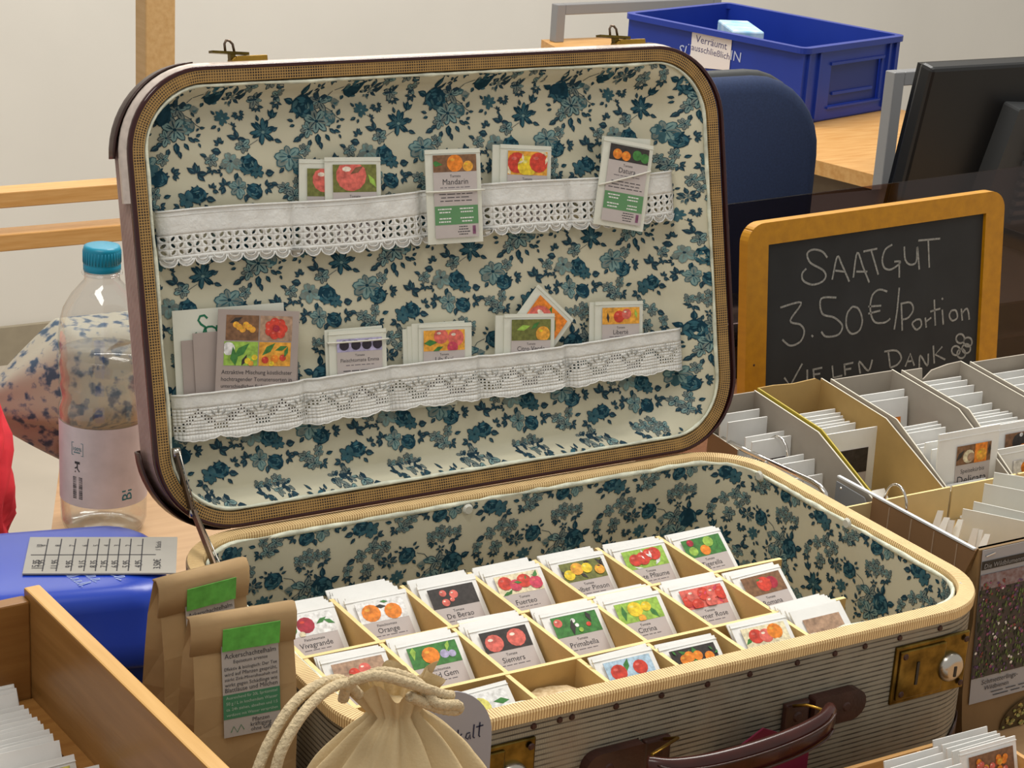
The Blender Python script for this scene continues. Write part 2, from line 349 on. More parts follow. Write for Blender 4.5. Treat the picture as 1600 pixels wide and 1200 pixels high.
# ------------------------------------------------------------------ floral print
def ell(cx, cy, a, b, ang, n=8, pw=1):
    out = []
    for k in range(n):
        t = 2 * PI * k / n; x = a * math.cos(t); y = b * math.sin(t) * (1 if pw == 1 else abs(math.sin(t)) ** pw)
        out.append((cx + x * math.cos(ang) - y * math.sin(ang), cy + x * math.sin(ang) + y * math.cos(ang)))
    return out
def floral_unit():
    R = random.Random(3); sh = []   # (layer, material, polygon)
    def leaf(x, y, L, ang, m=4, fat=.32):
        ang = math.radians(ang); ca, sa = math.cos(ang), math.sin(ang)
        def P(t, w): return (x + t * L * ca - w * L * sa, y + t * L * sa + w * L * ca)
        sh.append((2, m, [P(0, 0), P(.3, -fat * .8), P(.6, -fat * .75), P(1, 0), P(.6, fat * .75), P(.3, fat * .8)]))
        if L > 26: sh.append((3, 1 if m != 1 else 2, [P(.2, .03), P(.5, fat * .1), P(.8, .02), P(.55, fat * .5), P(.35, fat * .5)]))
    def stem(pts, w=4):
        for a, b in zip(pts, pts[1:]):
            dx, dy = b[0] - a[0], b[1] - a[1]; l = math.hypot(dx, dy) or 1; nx, ny = -dy / l * w / 2, dx / l * w / 2
            sh.append((1, 4, [(a[0] + nx, a[1] + ny), (a[0] - nx, a[1] - ny), (b[0] - nx, b[1] - ny), (b[0] + nx, b[1] + ny)]))
    def lens(cx, cy, a, b, ang, tip=.15):
        P = [(-1, 0), (-.55, -.75), (.1, -1), (.7, -.7), (1, 0), (.7, .7), (.1, 1), (-.55, .75)]
        return [(cx + x * a * math.cos(ang) - y * b * math.sin(ang), cy + x * a * math.sin(ang) + y * b * math.cos(ang)) for x, y in P]
    def flower(x, y, r, n, m, mo=4, mc=0, fat=.36, rot=0):
        n2 = n + 2; alt = {2: 3, 3: 2, 1: 5, 0: 5, 5: 1}
        for k in range(n2):
            a = 2 * PI * k / n2 + rot + R.uniform(-.25, .25); q = r * R.uniform(.75, 1.2)
            cx, cy = x + math.cos(a) * q * .55, y + math.sin(a) * q * .55
            sh.append((2, mo, lens(cx, cy, q * .52, q * fat * .80, a)))
            sh.append((3, m if k % 3 else alt.get(m, m), lens(cx, cy, q * .44, q * fat * .62, a)))
            sh.append((4, mo if m in (2, 3) else 1, lens(cx - math.cos(a) * q * .1, cy - math.sin(a) * q * .1, q * .30, q * .045, a + R.uniform(-.2, .2))))
        sh.append((4, mc, ell(x, y, r * .15, r * .13, 0, 6)))
    def rose(x, y, r, m=0, hi=1):
        n = 11
        sh.append((2, m, [(x + math.cos(2 * PI * k / n) * r * R.uniform(.82, 1.02), y + math.sin(2 * PI * k / n) * r * R.uniform(.84, 1.04)) for k in range(n)]))
        for ring, (cnt, rad, ln, wd) in enumerate(((8, .80, .40, .17), (6, .50, .30, .12), (3, .22, .20, .09))):
            for k in range(cnt):
                a = 2 * PI * k / cnt + R.uniform(-.35, .35); q = r * rad * R.uniform(.85, 1.1)
                c_ = (5, 0, 1, 5, 1, 0)[(k + ring * 2) % 6] if m == 0 else (3, 1, 2)[k % 3]
                if c_ == m: continue
                sh.append((3 + (ring > 0), c_, lens(x + math.cos(a) * q, y + math.sin(a) * q, r * ln, r * wd, a + PI / 2 + R.uniform(-.4, .4))))
        for k in range(2): a = R.uniform(0, 6.28); sh.append((4, 2, lens(x + math.cos(a) * r * .45, y + math.sin(a) * r * .45, r * .22, r * .035, a + 1.4)))
        for k in range(4): a = R.uniform(0, 6.28); leaf(x + math.cos(a) * r * .85, y + math.sin(a) * r * .85, r * .42, math.degrees(a) + R.uniform(-30, 30), (4, 0)[k % 2])
    def sprig(x, y, n, r, L, m=4, a0=0, a1=360):
        for k in range(n):
            a = a0 + (a1 - a0) * k / max(1, n - (0 if a1 - a0 >= 360 else 1)); leaf(x + r * math.cos(math.radians(a)), y + r * math.sin(math.radians(a)), L * R.uniform(.8, 1.2), a + R.uniform(-18, 18), m)
    # y grows downwards here (units of 1/4 photo pixel)
    rose(610, 420, 72); leaf(600, 350, 70, -88, 0); leaf(640, 350, 40, -70); leaf(545, 400, 62, 200, 0, .42); leaf(560, 440, 48, 150, 4); leaf(580, 470, 40, 120, 4)
    flower(715, 385, 58, 5, 3, 4); leaf(760, 370, 50, -20, 1, .5); leaf(795, 390, 56, -15, 3, .55); leaf(800, 400, 34, 60)
    flower(690, 515, 78, 6, 2, 0, 0); rose(765, 490, 50, 1, 2); flower(630, 570, 50, 5, 2, 4)
    for k, (x, y, a, L) in enumerate([(540, 520, 190, 40), (545, 545, 160, 35), (580, 625, 150, 62), (640, 640, 110, 50), (690, 600, 95, 70), (700, 650, 80, 50), (770, 560, 40, 50), (800, 570, 15, 42), (820, 555, -35, 36), (830, 595, 70, 30), (740, 600, 60, 48), (600, 600, 140, 50)]): leaf(x, y, L, a, (4, 0, 4)[k % 3])
    stem([(745, 415), (790, 440), (825, 480), (860, 500)]); leaf(830, 470, 46, -65); leaf(845, 500, 34, -10); leaf(840, 500, 26, 130)
    stem([(775, 345), (800, 310), (855, 285)]); rose(925, 285, 58); leaf(870, 250, 34, 200); leaf(880, 225, 34, 230); leaf(965, 225, 30, -60); leaf(985, 240, 32, -20); leaf(880, 330, 40, 120, 0); leaf(990, 300, 28, 30)
    for x, y, r in ((575, 195, 34), (640, 185, 36), (705, 160, 38), (690, 215, 34), (755, 190, 40)): flower(x, y, r, 5, 3, 4)
    sprig(600, 235, 4, 10, 40, 4, 60, 170); sprig(740, 230, 4, 12, 38, 4, 10, 120); sprig(690, 300, 5, 6, 30, 4, 0, 360)
    sprig(1055, 290, 7, 16, 42, 4)
    flower(990, 430, 44, 7, 1, 1, 2, .3); leaf(945, 410, 34, 230); leaf(950, 480, 40, 150); leaf(970, 490, 30, 110); stem([(1025, 460), (1060, 480), (1075, 520)], 3); sprig(1050, 480, 4, 4, 26, 4, -100, 60)
    sprig(1075, 560, 3, 2, 62, 4, -170, -10); sprig(1100, 400, 6, 10, 28, 4, -60, 200)
    flower(335, 600, 72, 10, 0, 0, 2, .22); flower(335, 600, 40, 6, 1, 0, 2, .2); leaf(390, 590, 48, -30); leaf(405, 645, 50, 20); leaf(310, 530, 40, -100)
    stem([(345, 560), (370, 530), (400, 500)]); leaf(395, 510, 66, -75, 0, .3); leaf(395, 505, 60, -40, 0, .25); leaf(395, 505, 55, -105, 0, .2); stem([(300, 650), (240, 690), (225, 730)], 3)
    flower(490, 755, 82, 6, 2, 1, 0, .4); rose(565, 825, 58, 0); flower(600, 705, 42, 5, 3, 4); sprig(650, 800, 5, 10, 46, 4, -80, 60); leaf(450, 830, 46, 130)
    flower(110, 795, 66, 6, 2, 3, 4, .42); rose(220, 815, 62); flower(200, 695, 48, 5, 3, 4); flower(275, 860, 46, 5, 1, 4); leaf(55, 740, 60, 190, 4, .45); sprig(55, 690, 5, 8, 34, 4, 180, 330); leaf(330, 870, 56, -10, 4, .5); sprig(60, 860, 6, 14, 30, 4, 120, 300); leaf(150, 870, 50, 110, 0)
    sprig(800, 795, 5, 8, 58, 4, -150, 30); sprig(130, 400, 6, 12, 32, 3, 90, 340); sprig(185, 490, 6, 12, 32, 4, -30, 160)
    for x, y, r in ((1080, 165, 46), (1170, 150, 50), (1245, 185, 42), (1205, 300, 52), (1340, 265, 38), (1130, 230, 40)): flower(x, y, r, 5, 3 if x < 1300 else 2, 4)
    leaf(1290, 200, 60, 20, 4, .4); leaf(1120, 260, 50, 110); sprig(1210, 340, 5, 14, 34, 4, 20, 160); sprig(1340, 310, 4, 10, 34, 4, 20, 150)
    flower(150, 965, 60, 6, 2, 1, 0, .4); rose(255, 985, 52, 0); sprig(70, 960, 5, 8, 44, 4, 120, 300); leaf(200, 1010, 50, 100, 4); sprig(330, 960, 5, 10, 40, 4, -80, 80)
    for x, y, r in ((455, 960, 44), (540, 930, 40), (510, 1010, 46)): flower(x, y, r, 5, 3, 4)
    leaf(410, 940, 50, 190); leaf(470, 1010, 44, 150); leaf(590, 950, 46, -20, 0); sprig(560, 1010, 4, 8, 36, 4, -40, 100)
    rose(800, 930, 54, 0); flower(730, 960, 52, 6, 1, 4, 0, .4); leaf(850, 950, 60, 10, 4, .4); leaf(840, 990, 44, 50); sprig(690, 1010, 4, 8, 40, 4, 60, 200); sprig(890, 890, 5, 8, 36, 4, -120, 60)
    flower(895, 700, 40, 5, 3, 4); sprig(900, 760, 4, 6, 36, 4, 40, 200); leaf(870, 680, 44, 200)
    def grow(p, k=1.2):
        cx = sum(q[0] for q in p) / len(p); cy = sum(q[1] for q in p) / len(p); return [(cx + (q[0] - cx) * k, cy + (q[1] - cy) * k) for q in p]
    sh = [(l, m, grow(p, 1.0 if l == 1 else 1.1)) for l, m, p in sh]
    return [(l, m, [((x - 700) * .000141, -((y - 500) + .1 * (x - 700)) * .000128) for x, y in p]) for l, m, p in sh]
UNIT = floral_unit()
def print_on(mb, u0, u1, v0, v1, place, inside=None, ou=0, ov=0, lift=.0004):
    """repeat the motif on a half-drop lattice over the patch u0..u1 x v0..v1; place(u, v, off)"""
    PU, PV = .128, .115
    for j in range(int((v0 - ov) / PV) - 1, int((v1 - ov) / PV) + 2):
        for i in range(int((u0 - ou) / PU) - 2, int((u1 - ou) / PU) + 2):
            cu = ou + i * PU + (PU / 2 if j % 2 else 0); cv = ov + j * PV
            if cu < u0 - .13 or cu > u1 + .13: continue
            for l, m, p in UNIT:
                mx = sum(q[0] for q in p) / len(p) + cu; my = sum(q[1] for q in p) / len(p) + cv
                if not (u0 < mx < u1 and v0 < my < v1): continue
                if inside and not inside(mx, my): continue
                vs = [place(min(max(q[0] + cu, u0), u1), min(max(q[1] + cv, v0), v1), lift + l * .00013) for q in p]
                mb.add(vs, [tuple(range(len(vs)))], 1 + m)
# ------------------------------------------------------------------ room shell
WY = 3.66; FZ = -1.0; TZ = -.155
def struct(name, mb, m, **k): return tag(mb.build(name, m, **k), kind='structure')
struct('floor', MB().box(-3, -2.5, FZ - .05, 6, WY, FZ), floor_m)
struct('wall_back', MB().box(-3, WY, FZ, 6, WY + .1, 2.2), wall_m)
struct('baseboard_back', MB().box(-3, WY - .015, FZ, 6, WY, FZ + .098), base_m)
# ------------------------------------------------------------------ table
te = Vector((.0864, .2154, 0)).normalized()
def tl(y): return .0391 + (y - .7652) * te.x / te.y
t = thing('market_table', 'pale wooden table carrying the open suitcase and the seed boxes', 'table', (.6, .2, FZ))
mb = MB(); mb.prism([(tl(-.75), -.75, TZ - .03), (1.9, -.75, TZ - .03), (1.9, 1.185, TZ - .03), (tl(1.185), 1.185, TZ - .03)], (0, 0, .03))
mb.build('tabletop', table_m, t, world=True, bevel=.002)
for x, y in ((-.4, -.68), (1.84, -.68), (1.84, 1.12), (.25, 1.12)):
    MB().box(x - .025, y - .025, FZ, x + .025, y + .025, TZ - .03).build('leg', greym_m, t, world=True)
# ------------------------------------------------------------------ suitcase
W, D, LA, LH, LD = .58, .3697, .2334, .379, .040
sc = thing('suitcase', 'open vintage suitcase with blue floral lining, striped outside and brass locks', 'suitcase', (W / 2, D / 2, TZ))
def bp_(a, b, d): return Vector((a, b, d))
BL, bt = resample(rr(0, 0, W, D, .066, 12))
mb = MB(); sweep(mb, BL, bt, [(-.010, -.154), (-.002, -.151), (0, -.146), (0, -.006)], bp_)
mb.poly([(p[0] - p[2] * .01, p[1] - p[3] * .01, -.154) for p in BL][::-1])
mb.build('base_shell', tweed_m, sc, world=True, smooth=False)
mb = MB(); sweep(mb, BL, bt, [(.0002, -.0095), (.002, -.009), (.0022, -.002), (.0012, 0), (-.0115, .0003), (-.0125, -.002), (-.0125, -.008)], bp_)
mb.build('base_rim', rimb_m, sc, world=True)
# interior lining of the base
IL, it = resample(rr(.0122, .0122, W - .0122, D - .0122, .054, 10), .01)
def iat(u):
    u %= it; lo, hi = 0, len(IL) - 1
    while lo < hi:
        m_ = (lo + hi + 1) // 2
        if IL[m_][4] <= u: lo = m_
        else: hi = m_ - 1
    a = IL[lo]; b = IL[(lo + 1) % len(IL)]; e = b[4] if b[4] > a[4] else it; t_ = (u - a[4]) / max(e - a[4], 1e-6)
    return [a[q] + (b[q] - a[q]) * t_ for q in range(4)]
def bw(u, v, off):
    x, y, nx, ny = iat(u); k = .0035 + .0015 * math.sin(u * 38) * math.sin(v * 35 + u * 9) + off
    return Vector((x - nx * k, y - ny * k, v))
mb = MB(); mb.grid(lambda a, b: bw(a * it, -.145 + b * .141, 0), 170, 14)
mb.poly([(p[0], p[1], -.145) for p in IL])
print_on(mb, .001, it - .001, -.14, -.005, bw, ou=.03, ov=-.07)
mb.build('base_lining', [cloth_m] + FL, sc, world=True, smooth=True)
def hem(mb, lp, place, d0, r0, seed, inset):
    n = len(lp); v = []; m = 6
    for i, p in enumerate(lp):
        q = noise.noise(Vector((p[0] * 22 + seed, p[1] * 22, seed))); q2 = noise.noise(Vector((p[0] * 60 + seed, p[1] * 60, 5)))
        r = r0 * (1 + .5 * q + .5 * q2); c = inset + .001 * q
        for k in range(m):
            a = 2 * PI * k / m; v.append(place(p[0] - p[2] * (c + r * math.cos(a) * .8), p[1] - p[3] * (c + r * math.cos(a) * .8), d0 + r * math.sin(a) + .0008 * q2))
    f = [(i * m + k, i * m + (k + 1) % m, ((i + 1) % n) * m + (k + 1) % m, ((i + 1) % n) * m + k) for i in range(n) for k in range(m)]
    mb.add(v, f)
mb = MB(); hem(mb, IL, bp_, -.005, .0022, 3, .003); mb.build('base_lining_hem', hem_m, sc, world=True, smooth=True)
# white tacks in the lining
for px, py, sd in ((352, 858, 'b'), (731, 790, 'b'), (1146, 733, 'b'), (1187, 744, 'r'), (1324, 818, 'r'), (1500, 919, 'r')):
    P = on_y(px, py, D - .018) if sd == 'b' else on_x(px, py, W - .018)
    if sd == 'b': P.z = min(P.z, -.01)
    Mx = T(*P) @ (Matrix() if sd == 'b' else Rz(-PI / 2))
    MB().disc((0, 0, 0), .0052, 16, .0022, 0, Mx).build('white_tack', mat('white_tack', '#c9c9bd', .35), sc, world=True, smooth=False)
# nails under the rim at the front
for px, py in ((834, 1129), (894, 1113), (963, 1097), (1034, 1079), (1106, 1062), (1172, 1047), (1246, 1031), (1305, 1015), (1352, 1004), (1406, 993), (1469, 977)):
    P = on_y(px, py, 0); MB().disc((P.x, 0, -.0145), .0026, 10, .0014).build('nail', nail_m, sc, world=True)
for x in (.08, .045, .15):
    MB().disc((x, 0, -.0145), .0026, 10, .0014).build('nail', nail_m, sc, world=True)
# leather corner caps of the base (front and back bottom corners)
n = len(BL)
def corner_cap(lp, total, cx, cz, place, prof_fn, name):
    idx = [i for i in range(len(lp)) if math.hypot(lp[i][0] - cx, lp[i][1] - cz) < .075]
    if max(idx) - min(idx) > len(lp) / 2: idx = [i if i > len(lp) / 2 else i + len(lp) for i in idx]
    idx = sorted(idx); mb = MB(); v = []; m = 6
    for c, i in enumerate(idx):
        p = lp[i % len(lp)]; tt = c / (len(idx) - 1)
        for k in range(m):
            o_, d_ = prof_fn(tt, k / (m - 1)); v.append(place(p[0] + p[2] * o_, p[1] + p[3] * o_, d_))
    f = [(i * m + k, (i + 1) * m + k, (i + 1) * m + k + 1, i * m + k + 1) for i in range(len(idx) - 1) for k in range(m - 1)]
    mb.add(v, f); return mb.build(name, leather_m, sc, world=True, smooth=True, solid=.0012)
for cx, cz in ((W, 0), (0, 0), (W, D), (0, D)):
    corner_cap(BL, bt, cx, cz, bp_, lambda t_, k: (.0015 if k > .1 else -.012, -.1545 + k * .042 * math.sin(PI * min(1, max(0, t_))) ** .6), 'corner_cap')
# ---- lid
LM = Matrix(((1, 0, 0, 0), (0, math.cos(LA), math.sin(LA), D), (0, -math.sin(LA), math.cos(LA), 0), (0, 0, 0, 1)))   # local x, depth (back), height
def lp_(a, b, d): return LM @ Vector((a, d, b))
LL, lt = resample(rr(0, .003, W, LH, .068, 14), .012)
mb = MB(); sweep(mb, LL, lt, [(0, .003), (0, LD - .004), (-.004, LD)], lp_)
mb.build('lid_wall', tweedl_m, sc, world=True)
mb = MB(); sweep(mb, LL, lt, [(.0006, .002), (.0006, .018)], lp_)
# light cover band round the upper half of the lid
k0 = [i for i, p in enumerate(LL) if p[1] > .27]; a_, b_ = min(k0), max(k0)
mb = MB(); sweep(mb, LL, lt, [(.0008, .003), (.0032, .0065), (.0046, .0095), (.0046, .014), (.0034, .0185), (.0010, .020)], lp_, i0=a_, i1=b_)
mb.build('lid_cover_band', lidtop_m, sc, world=True, smooth=True)
mb = MB(); mb.poly([lp_(p[0] - p[2] * .004, p[1] - p[3] * .004, LD) for p in LL]); mb.build('lid_back', tweedl_m, sc, world=True)
mb = MB(); sweep(mb, LL, lt, [(.0006, .0055), (.0014, .005), (.0020, .002), (.0018, -.0012), (.0006, -.0026), (-.0014, -.0018)], lambda a, b, d: lp_(a + .0042 * max(0, min(1, (a - W + .06) / .06)), b, d))
mb.build('lid_bead', bead_m, sc, world=True, smooth=True)
mb = MB(); sweep(mb, LL, lt, [(-.0008, -.0012), (-.0035, -.0014), (-.0115, -.0008), (-.0122, .004)], lp_)
mb.build('lid_rim', riml_m, sc, world=True)
for cx, cz in ((0, LH), (0, 0), (W, LH), (W, 0)):
    corner_cap(LL, lt, cx, cz, lp_, lambda t_, k: (.0056 - .012 * max(0, k - .75) * 4, LD - .019 - .006 * math.sin(PI * t_) + k * (.020 + .006 * math.sin(PI * t_))), 'corner_cap')
# lining of the lid
def sdf(x, z):
    qx = abs(x - W / 2) - (W / 2 - .0125) + .052; qz = abs(z - (LH + .003) / 2) - ((LH - .003) / 2 - .0125) + .052
    return math.hypot(max(qx, 0), max(qz, 0)) + min(max(qx, qz), 0) - .052
def lin_d(x, z):
    d_ = -sdf(x, z); k = .013 + .034 * max(0, min(1, (x - .47) / .07)); k += .012 * max(0, min(1, (z - .34) / .03)) * (1 if x > .4 else .3)
    t_ = max(0, min(1, d_ / k)); t_ = t_ * t_ * (3 - 2 * t_)
    wv = .0009 * math.sin(z * 90 + 3 * math.sin(x * 14)) + .0011 * noise.noise(Vector((x * 16, z * 30, 0))) + .0005 * math.sin(z * 210 + x * 40)
    return .003 + t_ * (.0235 + wv)
def lsurf(x, z, off):
    d_ = sdf(x, z)
    if d_ > 0:   # pull back onto the rounded outline
        cx = min(max(x, .0645), W - .0645); cz = min(max(z, .0675), LH - .0645); v = Vector((x - cx, z - cz))
        if v.length > .052: v = v.normalized() * .052; x, z = cx + v.x, cz + v.y
    return LM @ Vector((x, lin_d(x, z) - off, z))
mb = MB(); mb.grid(lambda a, b: lsurf(.0125 + a * (W - .025), .0155 + b * (LH - .028), 0), 130, 84)
print_on(mb, .0135, W - .0135, .0165, LH - .0135, lsurf, inside=lambda x, z: sdf(x, z) < -.001, ou=.115, ov=.333 - .115)
mb.build('lid_lining', [cloth_m] + FL, sc, world=True, smooth=True)
LI, lit = resample(rr(.0125, .0155, W - .0125, LH - .0125, .0555, 12), .006)
mb = MB(); hem(mb, LI, lp_, .0015, .0019, 9, .0016); mb.build('lid_lining_hem', hem_m, sc, world=True, smooth=True)
# lace pocket bands
SEAM = [.023, .146, .269, .33, .421, .537]; SEAM2 = [.023, .1445, .2265, .316, .4085, .537]
def lace_y(s, h, h0):
    SM = SEAM if h < .3 else SEAM2
    for a, b in zip(SM, SM[1:]):
        if a <= s <= b:
            k = min(1, min(s - a, b - s) / .010); k = k * k * (3 - 2 * k)
            return .0185 - .0068 * k - .0006 * math.sin(s * 260) * (1 if h < h0 else .3) + .0012 * noise.noise(Vector((s * 50, h * 60, 3)))
    return .0215
def top_sag(s): 
    return .0015 * math.sin(s * 23)
def eyelet(mb, x0, z0, cw, ch, hole, fn):
    b = [(0, 0), (.5, 0), (1, 0), (1, .5), (1, 1), (.5, 1), (0, 1), (0, .5)]
    v = [fn(x0 + q[0] * cw, z0 + q[1] * ch) for q in b] + [fn(x0 + (.5 + q[0]) * cw, z0 + (.5 + q[1]) * ch) for q in hole]
    mb.add(v, [(k, (k + 1) % 8, 8 + (k + 1) % 8, 8 + k) for k in range(8)])
mb = MB(); s0, s1, ht = .0235, .5365, .2655
nc = 72; cw = (s1 - s0) / nc; ch = .0056; rows = 3; hb = .2255
f1 = lambda x, z: LM @ Vector((x, lace_y(x, z, .26), z + top_sag(x)))
f1h = lambda x, z: LM @ Vector((x, lace_y(x, z, .26) - .0007, z + top_sag(x)))
zt = hb + .003 + rows * ch
mb.grid(lambda a, b: f1(s0 + a * (s1 - s0), zt + b * (ht - zt)), 144, 8)
for r_ in range(rows):
    for c in range(nc):
        a = math.radians(50 if (c + r_) % 2 else 130); h_ = []
        for q in range(8):
            th = 2 * PI * q / 8 - 3 * PI / 4 - a; x = .36 * math.cos(th); y = .19 * math.sin(th); h_.append((x * math.cos(a) - y * math.sin(a), (x * math.sin(a) + y * math.cos(a)) * 1.15))
        eyelet(mb, s0 + c * cw, hb + .003 + r_ * ch, cw, ch, h_, f1)
mb.grid(lambda a, b: f1(s0 + a * (s1 - s0), hb + b * .003), 144, 1)
for c in range(nc // 2):
    x0 = s0 + 2 * c * cw; v = [f1(x0, hb), f1(x0 + 2 * cw, hb)] + [f1(x0 + cw + cw * .97 * math.cos(t_), hb - .0062 * math.sin(t_)) for t_ in [PI * k / 8 for k in range(9)]]
    mb.add(v, [tuple([0] + list(range(10, 1, -1)) + [1])])
pk1 = mb.build('lace_pocket_band', lace_m, sc, world=True, smooth=True, solid=.0006)
tag(pk1, 'upper eyelet lace pocket band')
mb = MB()   # raised embroidery rings and the top hem
mb.tube([f1(s0 + (s1 - s0) * k / 150, ht - .0004) - LM.to_3x3() @ Vector((0, .0006, 0)) for k in range(151)], .0011, 5)
mb.tube([f1(s0 + (s1 - s0) * k / 150, ht - .0045) - LM.to_3x3() @ Vector((0, .0002, 0)) for k in range(151)], .0005, 4)
for c in range(nc // 2):
    x0 = s0 + 2 * c * cw
    mb.tube([f1h(x0 + cw + cw * .95 * math.cos(t_), hb - .006 * math.sin(t_)) for t_ in [PI * k / 6 for k in range(7)]], .0007, 4)
    mb.tube([f1h(x0 + cw + cw * .6 * math.cos(t_), hb + .001 - .003 * math.sin(t_)) for t_ in [PI * k / 6 for k in range(7)]], .0005, 4)
mb.build('stitching', lace_m, pk1, smooth=True, world=True)
mb = MB(); zb, zt2 = .079, .1155; cw2 = .0027; n2 = int((s1 - s0) / cw2); r2 = 9
per = .0377
def sc2(x): return .0030 * abs(math.sin(PI * (x - s0) / per)) + .0008 * abs(math.sin(PI * (x - s0) / per * 4))
def f2(x, z):
    t_ = (z - zb) / (zt2 - zb); return LM @ Vector((x, lace_y(x, z + .40, .60) - .0008, z + top_sag(x + .1) * .8 - (sc2(x) if t_ < .06 else 0)))
mb.grid(lambda a, b: f2(s0 + a * n2 * cw2, zb + r2 * cw2 + b * (zt2 - zb - r2 * cw2)), n2, 5)
sqh = [(.28 * x, .28 * y) for x, y in ((-1, -1), (0, -1), (1, -1), (1, 0), (1, 1), (0, 1), (-1, 1), (-1, 0))]
for c in range(n2):
    ph = ((c * cw2) % per) / per; zz = (1 - abs(2 * ph - 1)) * 5.2
    for r_ in range(r2):
        x0 = s0 + c * cw2; z0 = zb + r_ * cw2
        if 1.2 <= r_ <= 8 and (abs(r_ - 2 - zz) < 1.05 or (r_ in (2, 3) and abs(ph - .5) > .3)): eyelet(mb, x0, z0, cw2, cw2, sqh, f2)
        else: mb.add([f2(x0, z0), f2(x0 + cw2, z0), f2(x0 + cw2, z0 + cw2), f2(x0, z0 + cw2)], [(0, 1, 2, 3)])
pk2 = mb.build('lace_pocket_band', lace_m, sc, world=True, smooth=True, solid=.0006)
tag(pk2, 'lower lace pocket band with zigzag holes and leaf embroidery')
mb = MB(); off = LM.to_3x3() @ Vector((0, .0007, 0))
mb.tube([f2(s0 + (s1 - s0) * k / 150, zt2 - .0004) - off for k in range(151)], .0011, 5)
for c in range(int((s1 - s0) / per)):
    x0 = s0 + (c + 1) * per
    for dx, a in ((0, 90), (-.004, 120), (.004, 60), (-.008, 145), (.008, 35)):
        for q in range(2):
            cx, cz = x0 + dx * 1.2, .101 - abs(dx) * .5
            a2 = math.radians(a); mb.tube([f2(cx + math.cos(a2) * l, cz + math.sin(a2) * l) - off for l in (-.003, -.001, .001, .003)], [.0002, .0009, .0009, .0002], 5)
mb.tube([f2(s0 + (s1 - s0) * k / 300, zb + .0005) - off * .5 for k in range(301)], .0006, 4)
mb.build('embroidery', lace_m, pk2, smooth=True, world=True)
# latches standing on the top edge of the lid
def latch(s):
    Ml = LM @ T(s, .018, LH)
    mb = MB(); mb.box(-.012, -.007, 0, .028, .007, .0028, M=Ml)
    o = mb.build('latch_plate', brass_m, sc, world=True, bevel=.0008)
    mb = MB(); mb.box(.000, -.0060, .0028, .028, .0060, .0092, M=Ml); mb.tube([(-.001, -.0056, .0055), (-.001, .0056, .0055)], .0028, 10, M=Ml)
    mb.build('latch_barrel', brass_m, o, world=True, bevel=.0012)
    mb = MB(); mb.add([(-.02, -.004, .0125), (-.02, .004, .0125), (.012, .005, .0095), (.012, -.005, .0095), (-.02, -.004, .0145), (-.02, .004, .0145), (.012, .005, .0118), (.012, -.005, .0118)], [(0, 3, 2, 1), (4, 5, 6, 7), (0, 1, 5, 4), (2, 3, 7, 6), (1, 2, 6, 5), (3, 0, 4, 7)], M=Ml)
    mb.box(-.004, -.003, .006, .0005, .003, .0125, M=Ml)
    mb.build('latch_lever', brassd_m, o, world=True)
    mb = MB(); mb.tube([(-.007, 0, .013), (-.0072, 0, .0195), (-.0055, 0, .0222), (-.0025, 0, .0218), (.0, 0, .019), (.001, 0, .0125)], .0011, 7, M=Ml)
    mb.build('latch_hook', armd_m, o, world=True, smooth=True)
    mb = MB(); mb.lathe([(0.0045, 0), (.0045, .002), (.0035, .004), (.0015, .005), (0, .0052)], 14, (-.021, 0), M=Ml); mb.lathe([(.007, 0), (.007, .0012), (0, .0013)], 12, (-.021, 0), M=Ml)
    mb.build('latch_rivet', brassd_m, o, world=True, smooth=True)
latch(.103); latch(.483)
# folding stay on the left
A = LM @ Vector((.0155, -.002, .0715)); J = LM @ Vector((.0245, -.005, .0205)); B = Vector((.0172, .296, .0))
def bar(mb, a, b, wd, th):
    d_ = (b - a).normalized(); sd = d_.cross(Vector((1, 0, 0))).normalized(); up = sd.cross(d_)
    pts = [a + sd * wd * x for x in (-.5, .5)] + [b + sd * wd * x for x in (.5, -.5)]
    mb.prism([p - up * th / 2 for p in pts], up * th)
mb = MB(); bar(mb, A, J, .0085, .0022); st_ = mb.build('lid_stay', armd_m, sc, world=True)
mb = MB(); bar(mb, J + Vector((.001, 0, .002)), B + Vector((0, 0, -.004)), .0075, .0022); mb.build('stay_arm', armd_m, st_, world=True)
for p, r_ in ((A, .004), (J, .004)):
    MB().tube([p - Vector((.002, 0, 0)), p + Vector((.004, 0, 0))], r_, 10).build('stay_rivet', steel_m, st_, world=True, smooth=True)
mb = MB()
o_ = (B - J).normalized(); e_ = Vector((.0022, -.0038, .0022)); mb.tube([J + e_, B + e_], .0007, 6); mb.tube([A + e_ , J + e_], .0007, 6)
mb.build('stay_edge', steel_m, st_, world=True, smooth=True)
